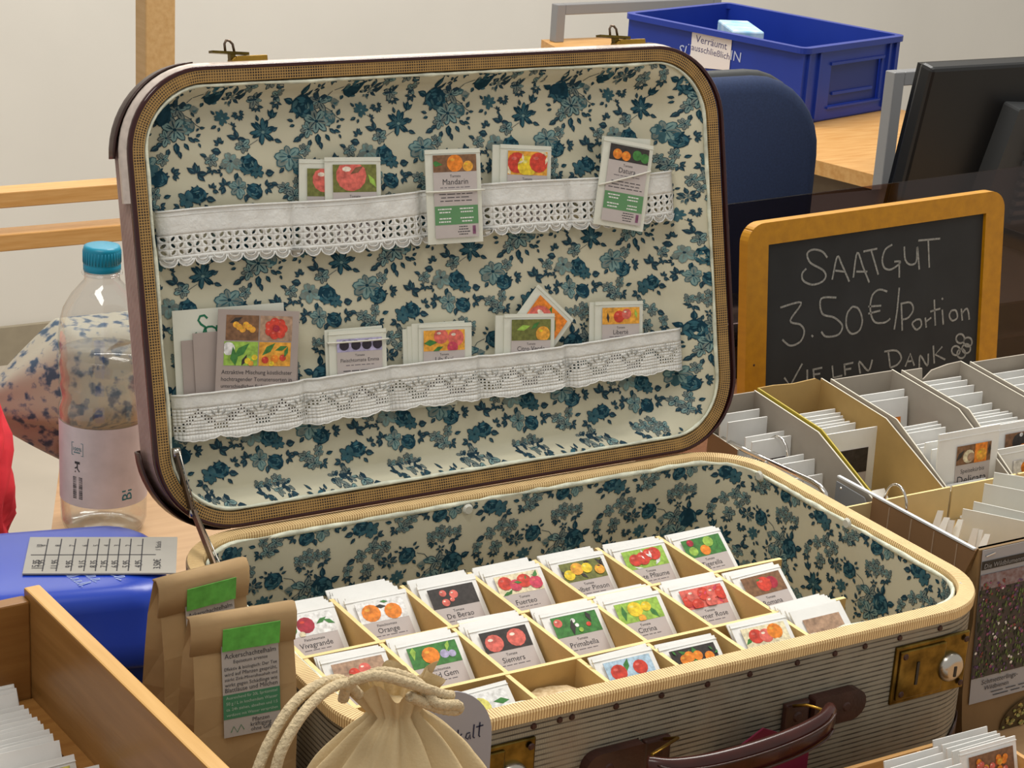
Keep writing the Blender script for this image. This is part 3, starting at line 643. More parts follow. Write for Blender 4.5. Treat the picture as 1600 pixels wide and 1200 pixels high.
# lock plates
def lock(x0, x1):
    mb = MB(); c = (x0 + x1) / 2; z0, z1 = -.073, -.022
    mb.box(x0, -.0022, z0, x1, .001, z1); o = mb.build('lock_plate', brassd_m, sc, world=True, bevel=.0012)
    tag(o, 'tarnished brass lock plate')
    mb = MB(); mb.box(x0 + .004, -.0040, z0 + .004, x1 - .026, -.0018, z1 - .004); mb.build('lock_slide', brassd_m, o, world=True, bevel=.001)
    mb = MB(); mb.lathe([(.0125, 0), (.0125, .003), (.011, .0055), (.0085, .0075), (.006, .008), (0, .008)], 24, M=T(x1 - .019, -.002, -.050) @ Rx(PI / 2)); mb.build('lock_button', steel_m, o, world=True, smooth=True)
    MB().box(-.0012, -.0106, -.006, .0012, -.0098, .003, M=T(x1 - .019, 0, -.05)).build('keyhole', black_m, o, world=True)
    mb = MB(); mb.box(x0 + .022, -.0046, -.058, x0 + .0245, -.0039, -.038); mb.build('lock_slot', black_m, o, world=True)
    for x, z in ((x0 + .009, z0 + .009), (x0 + .009, z1 - .009), (x1 - .005, z0 + .006), (x1 - .005, z1 - .006)): MB().disc((x, -.0040, z), .0028, 10, .001).build('screw', nail_m, o, world=True)
lock(.464, .542); lock(.062, .13)
# handle
def bracket(x0, x1, sgn):
    r = .013; zc = -.0585; mb = MB()
    e0, e1 = (x0, x1) if sgn > 0 else (x0, x1)
    pts = []
    if sgn > 0: pts = [(e0 + .026, zc - r)] + [(e1 - r + r * math.cos(a), zc + r * math.sin(a)) for a in [-PI / 2 + PI * k / 8 for k in range(9)]] + [(e0 + .026, zc + r)]
    else: pts = [(e1 - .026, zc + r)] + [(e0 + r + r * math.cos(a), zc + r * math.sin(a)) for a in [PI / 2 + PI * k / 8 for k in range(9)]] + [(e1 - .026, zc - r)]
    mb.prism([(p[0], 0, p[1]) for p in pts], (0, -.009, 0)); o = mb.build('handle_bracket', leather_m, sc, world=True, bevel=.002)
    xi = e0 if sgn > 0 else e1 - .024
    mb = MB(); mb.box(xi, -.006, zc - .0135, xi + .024, 0, zc + .012); mb.build('bracket_loop', leather_m, o, world=True, bevel=.002)
    MB().disc((xi + .012, -.006, zc), .0045, 12, .0015).build('rivet', nail_m, o, world=True); MB().disc(((e1 - .02 if sgn > 0 else e0 + .02), -.009, zc), .004, 12, .001).build('rivet', nail_m, o, world=True)
bracket(.354, .432, 1); bracket(.170, .247, -1)
HP = [Vector((.208, -.030, -.046)), Vector((.222, -.0395, -.0485)), Vector((.25, -.046, -.0490)), Vector((.29, -.0485, -.0475)), Vector((.33, -.046, -.0455)), Vector((.36, -.0395, -.043)), Vector((.376, -.030, -.040))]
def spl(P, n=6):
    out = []
    for i in range(len(P) - 1):
        a, b, c, d_ = P[max(i - 1, 0)], P[i], P[i + 1], P[min(i + 2, len(P) - 1)]
        for k in range(n):
            t_ = k / n; out.append(.5 * ((2 * b) + (c - a) * t_ + (2 * a - 5 * b + 4 * c - d_) * t_ * t_ + (3 * b - a - 3 * c + d_) * t_ ** 3))
    return out + [P[-1]]
hp = spl(HP, 6); mb = MB(); v = []; m = 14
for i, p in enumerate(hp):
    tt = i / (len(hp) - 1); d_ = (hp[min(i + 1, len(hp) - 1)] - hp[max(i - 1, 0)]).normalized(); sd = d_.cross(Vector((0, 0, 1))).normalized(); e = math.sin(PI * max(.02, min(.98, tt))) ** .35
    for k in range(m):
        a = 2 * PI * k / m; g = 1 - .22 * (abs(math.cos(a)) > .95)
        v.append(p + sd * math.cos(a) * .0075 * g * (.7 + .3 * e) + Vector((0, 0, -.006)) + Vector((0, 0, 1)) * math.sin(a) * .0135 * (.55 + .45 * e))
mb.add(v, [(i * m + k, i * m + (k + 1) % m, (i + 1) * m + (k + 1) % m, (i + 1) * m + k) for i in range(len(hp) - 1) for k in range(m)] + [tuple(range(m))[::-1], tuple((len(hp) - 1) * m + k for k in range(m))])
hd = mb.build('handle', handle_m, sc, world=True, smooth=True); tag(hd, 'glossy dark red brown leather handle')
mb = MB()
for sg in (.0030, -.0105): mb.tube([p + Vector((0, -.0080 if abs(i / len(hp) - .5) < .42 else -.006, sg - .002)) for i, p in enumerate(hp)][2:-2], .0009, 6)
mb.build('handle_piping', leather_m, hd, world=True, smooth=True)
for x, x2 in ((.371, .3715), (.2445, .213)):
    mb = MB(); mb.tube([(x - .012 if x > .3 else x - .006, -.007, -.047), (x - .006 if x > .3 else x, -.016, -.043), (x2, -.028, -.043), (x2 + .001, -.031, -.05), (x, -.018, -.066), (x - .01, -.007, -.068)], .0013, 8)
    mb.build('handle_ring', brass_m, sc, world=True, smooth=True)
# ------------------------------------------------------------------ seed packets
PALS = {}
def pc(name, col): return mat('photo_' + name, col, .5, var=.34, vscale=260)
PH = dict(red=pc('red', '#c8402f'), rose=pc('rose', '#d4685c'), pink=pc('pink', '#c8435c'), crimson=pc('crimson', '#a3283a'), orange=pc('orange', '#e08228'), amber=pc('amber', '#e2a13a'), yellow=pc('yellow', '#e6c52f'),
          lemon=pc('lemon', '#d9d271'), green=pc('green', '#3f7a3a'), lime=pc('lime', '#93b84c'), dark=pc('dark', '#35302e'), brown=pc('brown', '#7d5a3f'), tan=pc('tan', '#a98a72'), plum=pc('plum', '#2e2634'),
          sky=pc('sky', '#a9c3d6'), cream=pc('cream', '#e2d6b4'), olive=pc('olive', '#6e7238'), lilac=pc('lilac', '#a9a3c4'), white=pc('white', '#e4e4e0'), hi=pc('highlight', '#f3d9c8'), violet=pc('violet', '#7b4a68'))
def picture(mb, x0, z0, x1, z1, bg, spec, y, seed=1):
    """printed photograph: background, leaves, fruits; material order is given by mats list in mb.names"""
    def mi(nm):
        if nm not in mb.names: mb.names.append(nm)
        return mb.names.index(nm)
    w_, h_ = x1 - x0, z1 - z0; R = random.Random(seed)
    def P(x, z): return (min(max(x, x0), x1), min(max(z, z0), z1))
    mb.add([(x0, y, z0), (x1, y, z0), (x1, y, z1), (x0, y, z1)], [(0, 1, 2, 3)], mi(bg))
    for k, it_ in enumerate(spec):
        kind, col, fx, fz, fr = it_[:5]; yy = y - .00006 * (k + 1)
        cx, cz, r = x0 + fx * w_, z0 + fz * h_, fr * h_
        if kind == 'blob':
            n = 13; mb.add([(P(cx + r * math.cos(2 * PI * q / n), cz + r * .92 * math.sin(2 * PI * q / n))[0], yy, P(0, cz + r * .92 * math.sin(2 * PI * q / n))[1]) for q in range(n)], [tuple(range(n))], mi(col))
            mb.add([(P(cx - r * .3 + r * .3 * math.cos(2 * PI * q / 7), 0)[0], yy - .00003, P(0, cz + r * .38 + r * .16 * math.sin(2 * PI * q / 7))[1]) for q in range(7)], [tuple(range(7))], mi({'red': 'rose', 'rose': 'hi', 'crimson': 'red', 'orange': 'amber', 'amber': 'yellow', 'yellow': 'lemon', 'pink': 'rose'}.get(col, col)))
        elif kind == 'leaf':
            a = R.uniform(0, PI); L = r
            q = [(cx + L * math.cos(a), cz + L * math.sin(a)), (cx - L * .35 * math.sin(a), cz + L * .35 * math.cos(a)), (cx - L * math.cos(a), cz - L * math.sin(a)), (cx + L * .35 * math.sin(a), cz - L * .35 * math.cos(a))]
            mb.add([(P(*v)[0], yy, P(*v)[1]) for v in q], [(0, 1, 2, 3)], mi(col))
        elif kind == 'rect':
            q = [(cx - it_[4] * w_, cz - it_[5] * h_), (cx + it_[4] * w_, cz - it_[5] * h_), (cx + it_[4] * w_, cz + it_[5] * h_), (cx - it_[4] * w_, cz + it_[5] * h_)]
            mb.add([(P(*v)[0], yy, P(*v)[1]) for v in q], [(0, 1, 2, 3)], mi(col))
def fruits(col, n, leafc='green', seed=0, r=.3, spread=1.0, z=.48, col2=None):
    R = random.Random(seed); sp = [('leaf', leafc, R.random(), R.random(), R.uniform(.15, .35)) for _ in range(5)]
    for i in range(n):
        sp.append(('blob', col2 if (col2 and i % 2) else col, .5 + spread * ((i + .5) / n - .5) + R.uniform(-.04, .04), z + R.uniform(-.14, .14), r * R.uniform(.85, 1.15)))
    sp += [('leaf', leafc, R.random(), R.uniform(.5, .9), R.uniform(.1, .22)) for _ in range(3)]
    return sp
def packet_shape(mb, w_, h_, th, mi=0, puff=.0016):
    """paper bag: puffed body with a folded top strip, local x right, z up, front towards -y"""
    def f(a, b, s_):
        k = math.sin(PI * a) ** .6 * math.sin(PI * min(1, b * 1.05)) ** .5 if 0 < a < 1 and 0 < b < .95 else 0
        return (-w_ / 2 + a * w_, s_ * (th / 2 + puff * k) , b * h_)
    na, nb = 6, 6; v = []; fs = []
    for s_ in (-1, 1):
        b0 = len(v)
        v += [f(i / na, j / nb, s_) for j in range(nb + 1) for i in range(na + 1)]
        for j in range(nb):
            for i in range(na):
                q = (b0 + j * (na + 1) + i, b0 + j * (na + 1) + i + 1, b0 + (j + 1) * (na + 1) + i + 1, b0 + (j + 1) * (na + 1) + i)
                fs.append(q if s_ < 0 else q[::-1])
    m_ = (na + 1) * (nb + 1); rim = [i for i in range(na + 1)] + [(j + 1) * (na + 1) - 1 for j in range(1, nb + 1)] + [nb * (na + 1) + i for i in range(na - 1, -1, -1)] + [j * (na + 1) for j in range(nb - 1, 0, -1)]
    for a, b in zip(rim, rim[1:] + rim[:1]): fs.append((a, a + m_, b + m_, b))
    mb.add(v, fs, mi)
PLAIN = None
def packet(M, label, bg, spec, title, sub='Tomate', w_=.0545, h_=.076, th=.0014, seed=0, group=None, panel=False, grayer=False, pz=(.69, .90), name='seed_packet', frame=.0065, shift=0):
    root = thing(name, label, 'seed packet', M, group)
    mb = MB(); packet_shape(mb, w_, h_, th); mb.box(-w_ / 2 - .0003, -th / 2 - .0006, h_ * .955, w_ / 2 + .0003, th / 2 + .0004, h_ * .955 + .0006)
    env = mb.build('envelope', paperg_m if grayer else paper_m, root)
    x0, x1 = -w_ / 2 + frame + shift, w_ / 2 - frame * .8 + shift; yf = -th / 2 - .00185
    mb = MB(); mb.box(x0, yf, h_ * .06, x1, yf + .0003, h_ * (pz[1] + .0)); zt_ = h_ * pz[0]
    text(mb, sub, (x0 + x1) / 2, zt_ - h_ * .045, size=h_ * .042, mi=1, y=yf - .0001)
    text(mb, title, (x0 + x1) / 2, zt_ - h_ * .105, size=h_ * .085, width=(x1 - x0) * .85, mi=1, y=yf - .0001)
    bars(mb, x0 + .006, x1 - .006, zt_ - h_ * .17, 1, .003, .0006, 2, yf - .0001, seed)
    bars(mb, x0 + .003, x1 - .003, zt_ - h_ * .24, 4 if not panel else 3, h_ * .036, .0007, 1, yf - .0001, seed + 5)
    if panel:
        mb.box(x0, yf - .0001, h_ * .20, x1, yf, h_ * .40, 3)
        for q in range(2):
            for c in range(2):
                bars(mb, x0 + .003 + c * (x1 - x0) * .5, x0 + (x1 - x0) * (.40 + c * .5), h_ * (.36 - q * .10), 2, .0028, .0011, 4 if True else 1, yf - .0002, seed + q * 3 + c)
        bars(mb, x0 + (x1 - x0) * .5, x1 - .008, h_ * .17, 4, .0022, .0008, 1, yf - .0001, seed + 9)
        mb.box(x1 - .006, yf - .0002, h_ * .09, x1 - .003, yf, h_ * .18, 5)
    mb.build('label', [lab_m, ink_m, inkl_m, labg_m, white_m, PH['violet']], root)
    mb = MB(); mb.names = []; picture(mb, x0, zt_, x1, h_ * pz[1], bg, spec, yf - .0001, seed)
    mb.build('picture', [PH[n_] for n_ in mb.names], root)
    return root
def plain_packet(M, label, group, w_=.0545, h_=.076, m=None, name='seed_packet', th=.0012, strip=None):
    global PLAIN
    key = (round(w_, 4), round(h_, 4), (m or paper_m).name, strip)
    PLAIN = PLAIN or {}
    if key not in PLAIN:
        mb = MB(); packet_shape(mb, w_, h_, th, puff=.0008)
        if strip: mb.box(-w_ * .36, -th / 2 - .0012, h_ * .30, w_ * .36, -th / 2 - .0008, h_ * .87, 1); mb.box(-w_ * .36, -th / 2 - .0013, h_ * .70, w_ * .36, -th / 2 - .0012, h_ * .87, 2)
        o = mb.build(name, [m or paper_m, lab_m, PH[strip] if strip else lab_m]); PLAIN[key] = o.data
    else:
        o = bpy.data.objects.new(name, PLAIN[key]); COL.objects.link(o)
    o.matrix_world = M
    return tag(o, label, 'seed packet', group)
# --- compartment tray
TX0, TX1 = .0375, .4995; YA, YB, Y0, Y1 = .1893, .1029, .0160, .2745; PX = .0643; ZT = -.030; ZF = -.076
tr = thing('compartment_tray', 'divided wooden tray of seed packet compartments inside the suitcase', 'tray', (.27, .145, -.145))
MB().box(TX0, Y0, -.145, TX1, Y1, ZF).build('tray_base', mdf_m, tr, world=True)
def rail(x0, y0, x1, y1, nm, z0=ZF, z1=ZT):
    mb = MB(); mb.box(min(x0, x1), min(y0, y1), z0, max(x0, x1), max(y0, y1), z1)
    o = mb.build(nm, [mdf_m, mdfe_m], tr, world=True)
    o.data.polygons[1].material_index = 1; return o
th = .0019
rail(TX0, YA - th, TX1, YA + th, 'long_divider'); rail(TX0, YB - th, TX1, YB + th, 'long_divider')
for k in range(-1, 6): rail(.1057 + PX * k - th, YA + th, .1057 + PX * k + th, Y1, 'short_divider', z1=ZT - .0005)
for k in range(-1, 6): rail(.1057 + PX * k - th, YB + th, .1057 + PX * k + th, YA - th, 'short_divider', z1=ZT - .0005)
for k in range(-2, 5): rail(.1682 + PX * k - th, Y0, .1682 + PX * k + th, YB - th, 'short_divider', z1=ZT - .0005)
def tray_M(x, y, z, lean, yaw=0, roll=0):
    c, s_ = math.cos(lean), math.sin(lean)
    return T(x, y, z) @ Rz(yaw) @ Matrix(((1, 0, 0, 0), (0, s_, c, 0), (0, -c, s_, 0), (0, 0, 0, 1))) @ Ry(roll)
R = random.Random(11)
def cell(row, x, label, bg, spec, title, behind, dx=0, dy=0, dz=0, yaw=0, roll=0, lean=39, sub='Tomate', pz=(.66, .89), seed=0, strip='tan', behind_label=None):
    yf = {1: YA, 2: YB, 3: Y0}[row] + .012; c_, s_ = math.cos(math.radians(lean)), math.sin(math.radians(lean))
    M = tray_M(x + dx, yf + dy, ZF + .001 + dz, math.radians(lean), yaw, roll)
    pz = (.68, .92)
    if label: packet(M, label, bg, spec, title, sub, seed=seed, pz=pz)
    for k in range(behind):
        up = .0030 * (k + 1) + R.uniform(0, .0015); ln = math.radians(lean + 1.2 * (k + 1))
        M2 = M @ T(R.uniform(-.0022, .0022), .0012 + .0031 * (k + 1), up) @ Ry(R.uniform(-.025, .025))
        plain_packet(M2, behind_label, behind_label.replace('white seed packet', 'seed packets'), strip=strip if k % 2 == 0 else None)
def bl(s_): return 'white seed packet stacked close behind ' + s_
c1 = [.0738 + PX * k for k in range(7)]
cell(1, c1[0], 'seed packet titled Vivagrande with red tomato and green stems', 'white', [('blob', 'green', .1, .4, .3), ('blob', 'crimson', .42, .5, .42), ('leaf', 'green', .75, .6, .3), ('leaf', 'green', .9, .5, .3), ('blob', 'cream', .3, .1, .15)], 'Vivagrande', 5, seed=1, sub='Fleischtomate', behind_label=bl('the Vivagrande packet'), dx=-.001)
cell(1, c1[1], 'seed packet with two ribbed orange tomatoes on white in the back row', 'white', [('leaf', 'dark', .5, .7, .3), ('blob', 'orange', .27, .45, .46), ('blob', 'orange', .72, .38, .42), ('leaf', 'green', .6, .9, .2)], 'Orange', 7, seed=2, sub='Fleischtomate', pz=(.60, .86), behind_label=bl('the packet with two orange tomatoes'), dx=-.001, strip='rose')
cell(1, c1[2], 'seed packet titled De Berao with small red tomatoes on black', 'dark', [('blob', 'rose', .3, .72, .18), ('blob', 'rose', .52, .6, .22), ('blob', 'rose', .3, .25, .2), ('blob', 'rose', .45, .35, .12)], 'De Berao', 4, seed=3, behind_label=bl('the De Berao packet'), dx=.001, pz=(.62, .88), strip='dark')
cell(1, c1[3], 'seed packet titled Fuerteo with clusters of red and pink tomatoes', 'cream', fruits('red', 4, 'green', 4, .34, .9, .5, 'pink'), 'Fuerteo', 4, seed=4, behind_label=bl('the Fuerteo packet'), pz=(.62, .86))
cell(1, c1[4], 'seed packet titled Gelber Pinson with small round yellow tomatoes', 'olive', fruits('yellow', 4, 'dark', 5, .32, .95, .5, 'amber'), 'Gelber Pinson', 4, seed=5, behind_label=bl('the Gelber Pinson packet'), pz=(.62, .86), strip='lemon')
cell(1, c1[5], 'seed packet titled Rote Pflaume with red plum tomatoes in a dish', 'lime', fruits('red', 4, 'white', 6, .34, .7, .55), 'Rote Pflaume', 3, seed=6, behind_label=bl('the Rote Pflaume packet'), pz=(.62, .87))
cell(1, c1[6] + .003, 'seed packet titled Tigerella with green peppers, at the back right of the tray', 'green', [('blob', 'lime', .2, .35, .26), ('blob', 'orange', .5, .3, .3), ('blob', 'crimson', .2, .8, .2), ('blob', 'lime', .65, .7, .3), ('leaf', 'green', .9, .6, .3)], 'Tigerella', 2, seed=7, behind_label=bl('the packet with green peppers'), pz=(.60, .88), dx=-.002, yaw=.05, dy=.0)
c2 = [.0736 + PX * k for k in range(7)]
cell(2, c2[0], 'seed packet with pink tomatoes on brown, just behind the cotton bag', 'tan', [('blob', 'red', .38, .45, .25), ('blob', 'rose', .6, .55, .28)], 'Rosella', 2, seed=8, behind_label='white seed packet with brown picture behind the pink tomato packet by the cotton bag', strip='tan', pz=(.6, .9))
cell(2, c2[1] - .001, 'seed packet titled Lucid Gem with an orange tomato and blue flowers', 'green', [('leaf', 'lime', .1, .8, .4), ('blob', 'lilac', .7, .45, .22), ('blob', 'lilac', .85, .4, .18), ('blob', 'orange', .42, .5, .42), ('leaf', 'lime', .8, .8, .3)], 'Lucid Gem', 3, seed=9, sub='Fleischtomate', behind_label=bl('the Lucid Gem packet'), dx=.001, pz=(.60, .88), strip=None)
cell(2, c2[2], 'seed packet titled Siemers with two large pink tomatoes on black', 'dark', [('blob', 'rose', .24, .42, .45), ('blob', 'rose', .72, .5, .46)], 'Siemers', 5, seed=10, behind_label=bl('the packet with two big pink tomatoes'), pz=(.60, .84), strip='rose')
cell(2, c2[3], 'seed packet titled Primabella with dark foliage and small tomatoes', 'green', [('blob', 'white', .45, .7, .12), ('blob', 'rose', .12, .7, .22), ('leaf', 'dark', .4, .4, .4), ('blob', 'white', .5, .45, .1), ('blob', 'red', .75, .4, .12), ('leaf', 'dark', .8, .8, .35), ('blob', 'lime', .55, .2, .12)], 'Primabella', 3, seed=11, behind_label=bl('the Primabella packet'), pz=(.60, .88), strip=None, dx=.002)
cell(2, c2[4], 'seed packet titled Citrina with lemon-yellow tomatoes', 'lime', [('leaf', 'green', .15, .5, .4), ('leaf', 'green', .8, .3, .4), ('blob', 'yellow', .42, .6, .4), ('blob', 'yellow', .68, .65, .26), ('blob', 'amber', .5, .12, .2)], 'Citrina', 5, seed=12, behind_label=bl('the Citrina packet'), pz=(.62, .88), strip='yellow', dx=-.001)
cell(2, c2[5], 'seed packet titled Berner Rose with a heap of red tomatoes', 'rose', fruits('red', 5, 'pink', 13, .33, 1.0, .55, 'rose') + [('blob', 'red', .3, .2, .3), ('blob', 'rose', .62, .2, .3)], 'Berner Rose', 3, seed=13, behind_label=bl('the Berner Rose packet'), pz=(.60, .88), strip='crimson')
cell(2, c2[6] + .002, 'seed packet with one red pepper-like tomato on brown, middle row right end', 'brown', [('blob', 'crimson', .7, .5, .35), ('blob', 'red', .5, .5, .42), ('leaf', 'green', .4, .75, .15)], 'Romana', 2, seed=14, behind_label=bl('the packet with the single red fruit on brown'), pz=(.58, .88), yaw=.06, strip=None)
c3 = [.1682 + PX * (k - .5) for k in range(6)]
cell(3, c3[0] - .001, 'seed packet with a pale yellow-green tomato beside the gray sign', 'white', [('blob', 'lemon', .4, .4, .5), ('leaf', 'green', .85, .5, .4)], 'Gelbe', 0, seed=15, yaw=.06, pz=(.56, .84), behind_label='x')
cell(3, c3[2] - .003, 'seed packet with two strawberry-red tomatoes near the empty compartment', 'sky', [('leaf', 'green', .45, .7, .4), ('blob', 'red', .25, .45, .4), ('blob', 'red', .72, .5, .36)], 'Rosi', 1, seed=16, pz=(.56, .84), behind_label=bl('the strawberry-red tomato packet'), dz=.002)
cell(3, c3[3] - .002, 'seed packet with small orange tomatoes on dark leaves in the front row', 'dark', fruits('orange', 4, 'green', 17, .24, .7, .5), 'Sungo', 1, seed=17, pz=(.58, .87), behind_label=bl('the small orange tomato packet'), dz=-.001, dx=-.003)
cell(3, c3[4] - .001, 'seed packet with three upright red plum tomatoes in the front row', 'cream', [('leaf', 'green', .1, .4, .3), ('blob', 'red', .28, .55, .38), ('blob', 'rose', .5, .5, .36), ('blob', 'orange', .72, .62, .4), ('blob', 'cream', .7, .1, .2)], 'Pisa', 1, seed=18, pz=(.56, .86), behind_label=bl('the packet with three plum tomatoes'), dz=.004, yaw=-.02)
cell(3, c3[5] + .001, None, None, None, None, 6, dz=.002, yaw=.05, behind_label='white seed packet in the front right compartment beside the lining', strip='tan')
mb = MB(); R2 = random.Random(2)
pts = [(c3[1] + (.0285 + R2.uniform(-.002, .002)) * math.cos(2 * PI * k / 14) * 1.0, YB - .029 + (.0262 + R2.uniform(-.002, .001)) * math.sin(2 * PI * k / 14), ZF) for k in range(14)]
mb.prism(pts, (0, 0, .0290)); tag(mb.build('cork_pad', cork_m, bevel=.002), 'speckled pale cork pad lying in the otherwise empty compartment', 'pad')
# --- packets in the lace pockets
def lidM(s, h, y=.017, roll=0, lean=0): return LM @ T(s, y, h) @ Ry(roll) @ Rx(lean)
def lp_pack(s, top, label, bg, spec, title, y=.0165, roll=.05, h_=.078, panel=False, seed=0, sub='Tomate', pz=(.72, .92), w_=.053, **k):
    # s, top: centre of the top edge
    Mx = LM @ T(s, y, top) @ Ry(roll) @ T(0, 0, -h_)
    return packet(Mx, label, bg, spec, title, sub, w_=w_, h_=h_, seed=seed, panel=panel, grayer=True, pz=pz, th=.0012, **k)
lp_pack(.182, .2985, 'seed packet half hidden behind the coral tomato packet in the upper lace pocket', 'olive', [('blob', 'rose', .4, .6, .5)], 'Dwarf', y=.0195, roll=.08, seed=20, pz=(.60, .90))
lp_pack(.204, .299, 'seed packet with a large coral tomato in the upper lace pocket', 'olive', [('blob', 'rose', .42, .6, .62), ('leaf', 'brown', .55, .8, .3), ('leaf', 'lime', .9, .4, .3)], 'Supreme Dwarf', y=.0160, roll=.06, seed=21, pz=(.62, .92))
lp_pack(.297, .3, 'tall seed packet with orange tomatoes and a green panel hanging over the lace', 'brown', [('blob', 'amber', .8, .3, .35), ('blob', 'orange', .5, .5, .55), ('leaf', 'green', .05, .5, .5)], 'Mandarin', y=.0075, roll=.03, h_=.082, seed=22, panel=True, pz=(.76, .94), w_=.055)
lp_pack(.378, .2985, 'seed packet with sliced red and yellow tomatoes, upper pocket', 'amber', fruits('red', 3, 'cream', 23, .45, .8, .5, 'yellow'), 'Roter Russe', y=.0165, roll=.10, seed=23, pz=(.66, .93))
plain_packet(LM @ T(.371, .0185, .2985) @ Ry(.10) @ T(0, 0, -.078), 'white seed packet peeking out behind the sliced tomato packet in the lid', None, h_=.078, w_=.053, m=paperg_m)
plain_packet(LM @ T(.484, .0125, .299) @ Ry(.12) @ T(0, 0, -.078), 'white packet behind the tall packet with orange and green fruits', None, h_=.078, w_=.053, m=paperg_m)
lp_pack(.483, .2955, 'tall seed packet with orange and green fruits hanging over the lace at the right', 'dark', [('blob', 'orange', .2, .4, .36), ('blob', 'orange', .42, .35, .34), ('blob', 'green', .7, .5, .36), ('blob', 'green', .9, .4, .34)], 'Datura', y=.0070, roll=.22, h_=.080, seed=24, panel=True, pz=(.76, .94), w_=.055)
for s_, zz, ro, nm, lab in ((.297, .2635, .03, 'rubber_band', 'white rubber band around the tall packet with orange tomatoes'), (.4755, .2625, -.14, 'rubber_band', 'white rubber band slanting round the packet with orange and green fruits'), (.1965, .142, .04, 'rubber_band', 'white rubber band round the packet of black tomatoes')):
    wd = .0290; y0, y1 = (.0032, .0095) if s_ > .2 else (.0115, .0185)
    pts = [(wd * math.cos(a) if abs(math.cos(a)) < .9 else wd * math.copysign(1, math.cos(a)), (y0 + y1) / 2 - (y1 - y0) / 2 * math.sin(a), 0) for a in [2 * PI * k / 24 for k in range(24)]]
    mb = MB(); mb.tube(pts, .00085, 6, closed=True); o = mb.build(nm, mat('rubber_white', '#dad8cc', .5), smooth=True); o.matrix_world = LM @ T(s_, 0, zz) @ Ry(ro); tag(o, lab, 'rubber band')
# lower pocket
def card(s, top, w_, h_, y, roll, label, mt, name='leaflet', th=.0008):
    root = thing(name, label, 'leaflet', LM @ T(s, y, top) @ Ry(roll) @ T(0, 0, -h_))
    MB().box(-w_ / 2, -th, 0, w_ / 2, 0, h_).build('card', mt, root); return root
g = card(.082, .183, .100, .09, .0215, .03, 'white leaflet with green script lettering behind the gray cards', paperg_m)
mb = MB(); stroke(mb, [(.006 + .0085 * x, .0 + .011 * z) for x, z in ((1, .75), (.7, 1), (.25, .95), (.05, .65), (.3, .35), (.75, .1), (.8, -.25), (.4, -.55), (-.1, -.5), (-.3, -.25))], .0019, 0, -.0010); stroke(mb, [(.0165 + .006 * math.cos(a), -.003 + .0045 * math.sin(a)) for a in [2 * PI * k / 10 for k in range(11)]], .0017, 0, -.0010); stroke(mb, [(.0225, .002), (.0228, -.006), (.0245, -.0075)], .0017, 0, -.0010)
mb2 = MB(); mb2.add([(v.x - .034, v.y, v.z + .0735) for v in mb.v], mb.f); mb2.build('lettering', mat('green_ink', '#1c6e4f', .7), g)
card(.078, .158, .082, .07, .0195, .03, 'plain gray card standing left behind the tomato leaflet', cardg_m)
card(.082, .1635, .070, .07, .0180, .03, 'gray card with a fold line showing left of the tomato leaflet', cardg_m)
card(.112, .1605, .060, .07, .0200, .06, 'gray card edge showing right of the tomato leaflet', cardg_m)
g = card(.106, .178, .0735, .086, .0135, .13, 'large gray leaflet with four tomato photographs and text', cardg_m)
mb = MB(); mb.names = []
picture(mb, -.0295, .0605, .0, .0815, 'brown', [('leaf', 'dark', .3, .8, .3)] + [('blob', 'amber', .3 + .1 * k, .62 - .09 * (k % 3), .14) for k in range(6)], -.0010, 1)
picture(mb, .001, .0605, .0305, .0815, 'tan', [('blob', 'red', .5 + .22 * math.cos(a), .5 + .26 * math.sin(a), .2) for a in [2 * PI * k / 7 for k in range(7)]] + [('blob', 'crimson', .5, .5, .15)], -.0010, 2)
picture(mb, -.0305, .0395, .0, .0595, 'lime', [('leaf', 'green', .5, .6, .5), ('blob', 'white', .12, .7, .3), ('leaf', 'green', .3, .3, .5), ('leaf', 'dark', .6, .2, .3), ('blob', 'yellow', .7, .2, .14), ('blob', 'yellow', .9, .35, .13), ('blob', 'amber', .8, .1, .12)], -.0010, 3)
picture(mb, .001, .0395, .0300, .0595, 'amber', [('leaf', 'green', .3, .7, .4), ('leaf', 'green', .7, .75, .3), ('blob', 'red', .2, .25, .16), ('blob', 'orange', .5, .3, .18), ('blob', 'red', .75, .35, .15), ('blob', 'yellow', .4, .1, .12), ('leaf', 'green', .85, .6, .25)], -.0010, 4)
mb.build('photographs', [PH[n_] for n_ in mb.names], g)
mb = MB()
for k, s_ in enumerate(('Attraktive Mischung köstlichster', 'hochtragender Tomatensorten in', 'unterschiedlichen Farben und Größen', '(Dun Viva, Bimba, Jani, Rote Murmel,', 'Indigo Rose, De Berao)')): text(mb, s_, 0, .034 - k * .0058, size=.0052, width=.064 if k < 4 else .05, y=-.0010, mi=0)
mb.build('lettering', ink_m, g)
lp_pack(.1965, .1515, 'seed packet with a row of black tomatoes in the lower lace pocket', 'lilac', [('blob', 'plum', .16, .5, .42), ('blob', 'plum', .42, .5, .42), ('blob', 'plum', .66, .5, .42), ('blob', 'plum', .9, .5, .42)], 'Fleischtomate Emma', y=.0155, roll=.05, h_=.070, seed=30, pz=(.74, .90), w_=.055)
plain_packet(LM @ T(.194, .0180, .1535) @ Ry(.03) @ T(0, 0, -.07), 'white seed packet just behind the black tomato packet in the lid', None, h_=.07, w_=.055, m=paperg_m)
lp_pack(.2830, .1480, 'seed packet with rosy plum tomatoes and a green leaf in the lower pocket', 'amber', [('leaf', 'green', .15, .4, .45), ('blob', 'rose', .42, .7, .4), ('blob', 'rose', .78, .6, .45), ('blob', 'pink', .7, .15, .3), ('leaf', 'green', .35, .1, .3)], 'Lila Sari', y=.0155, roll=.07, h_=.070, seed=31, pz=(.66, .92), shift=-.003)
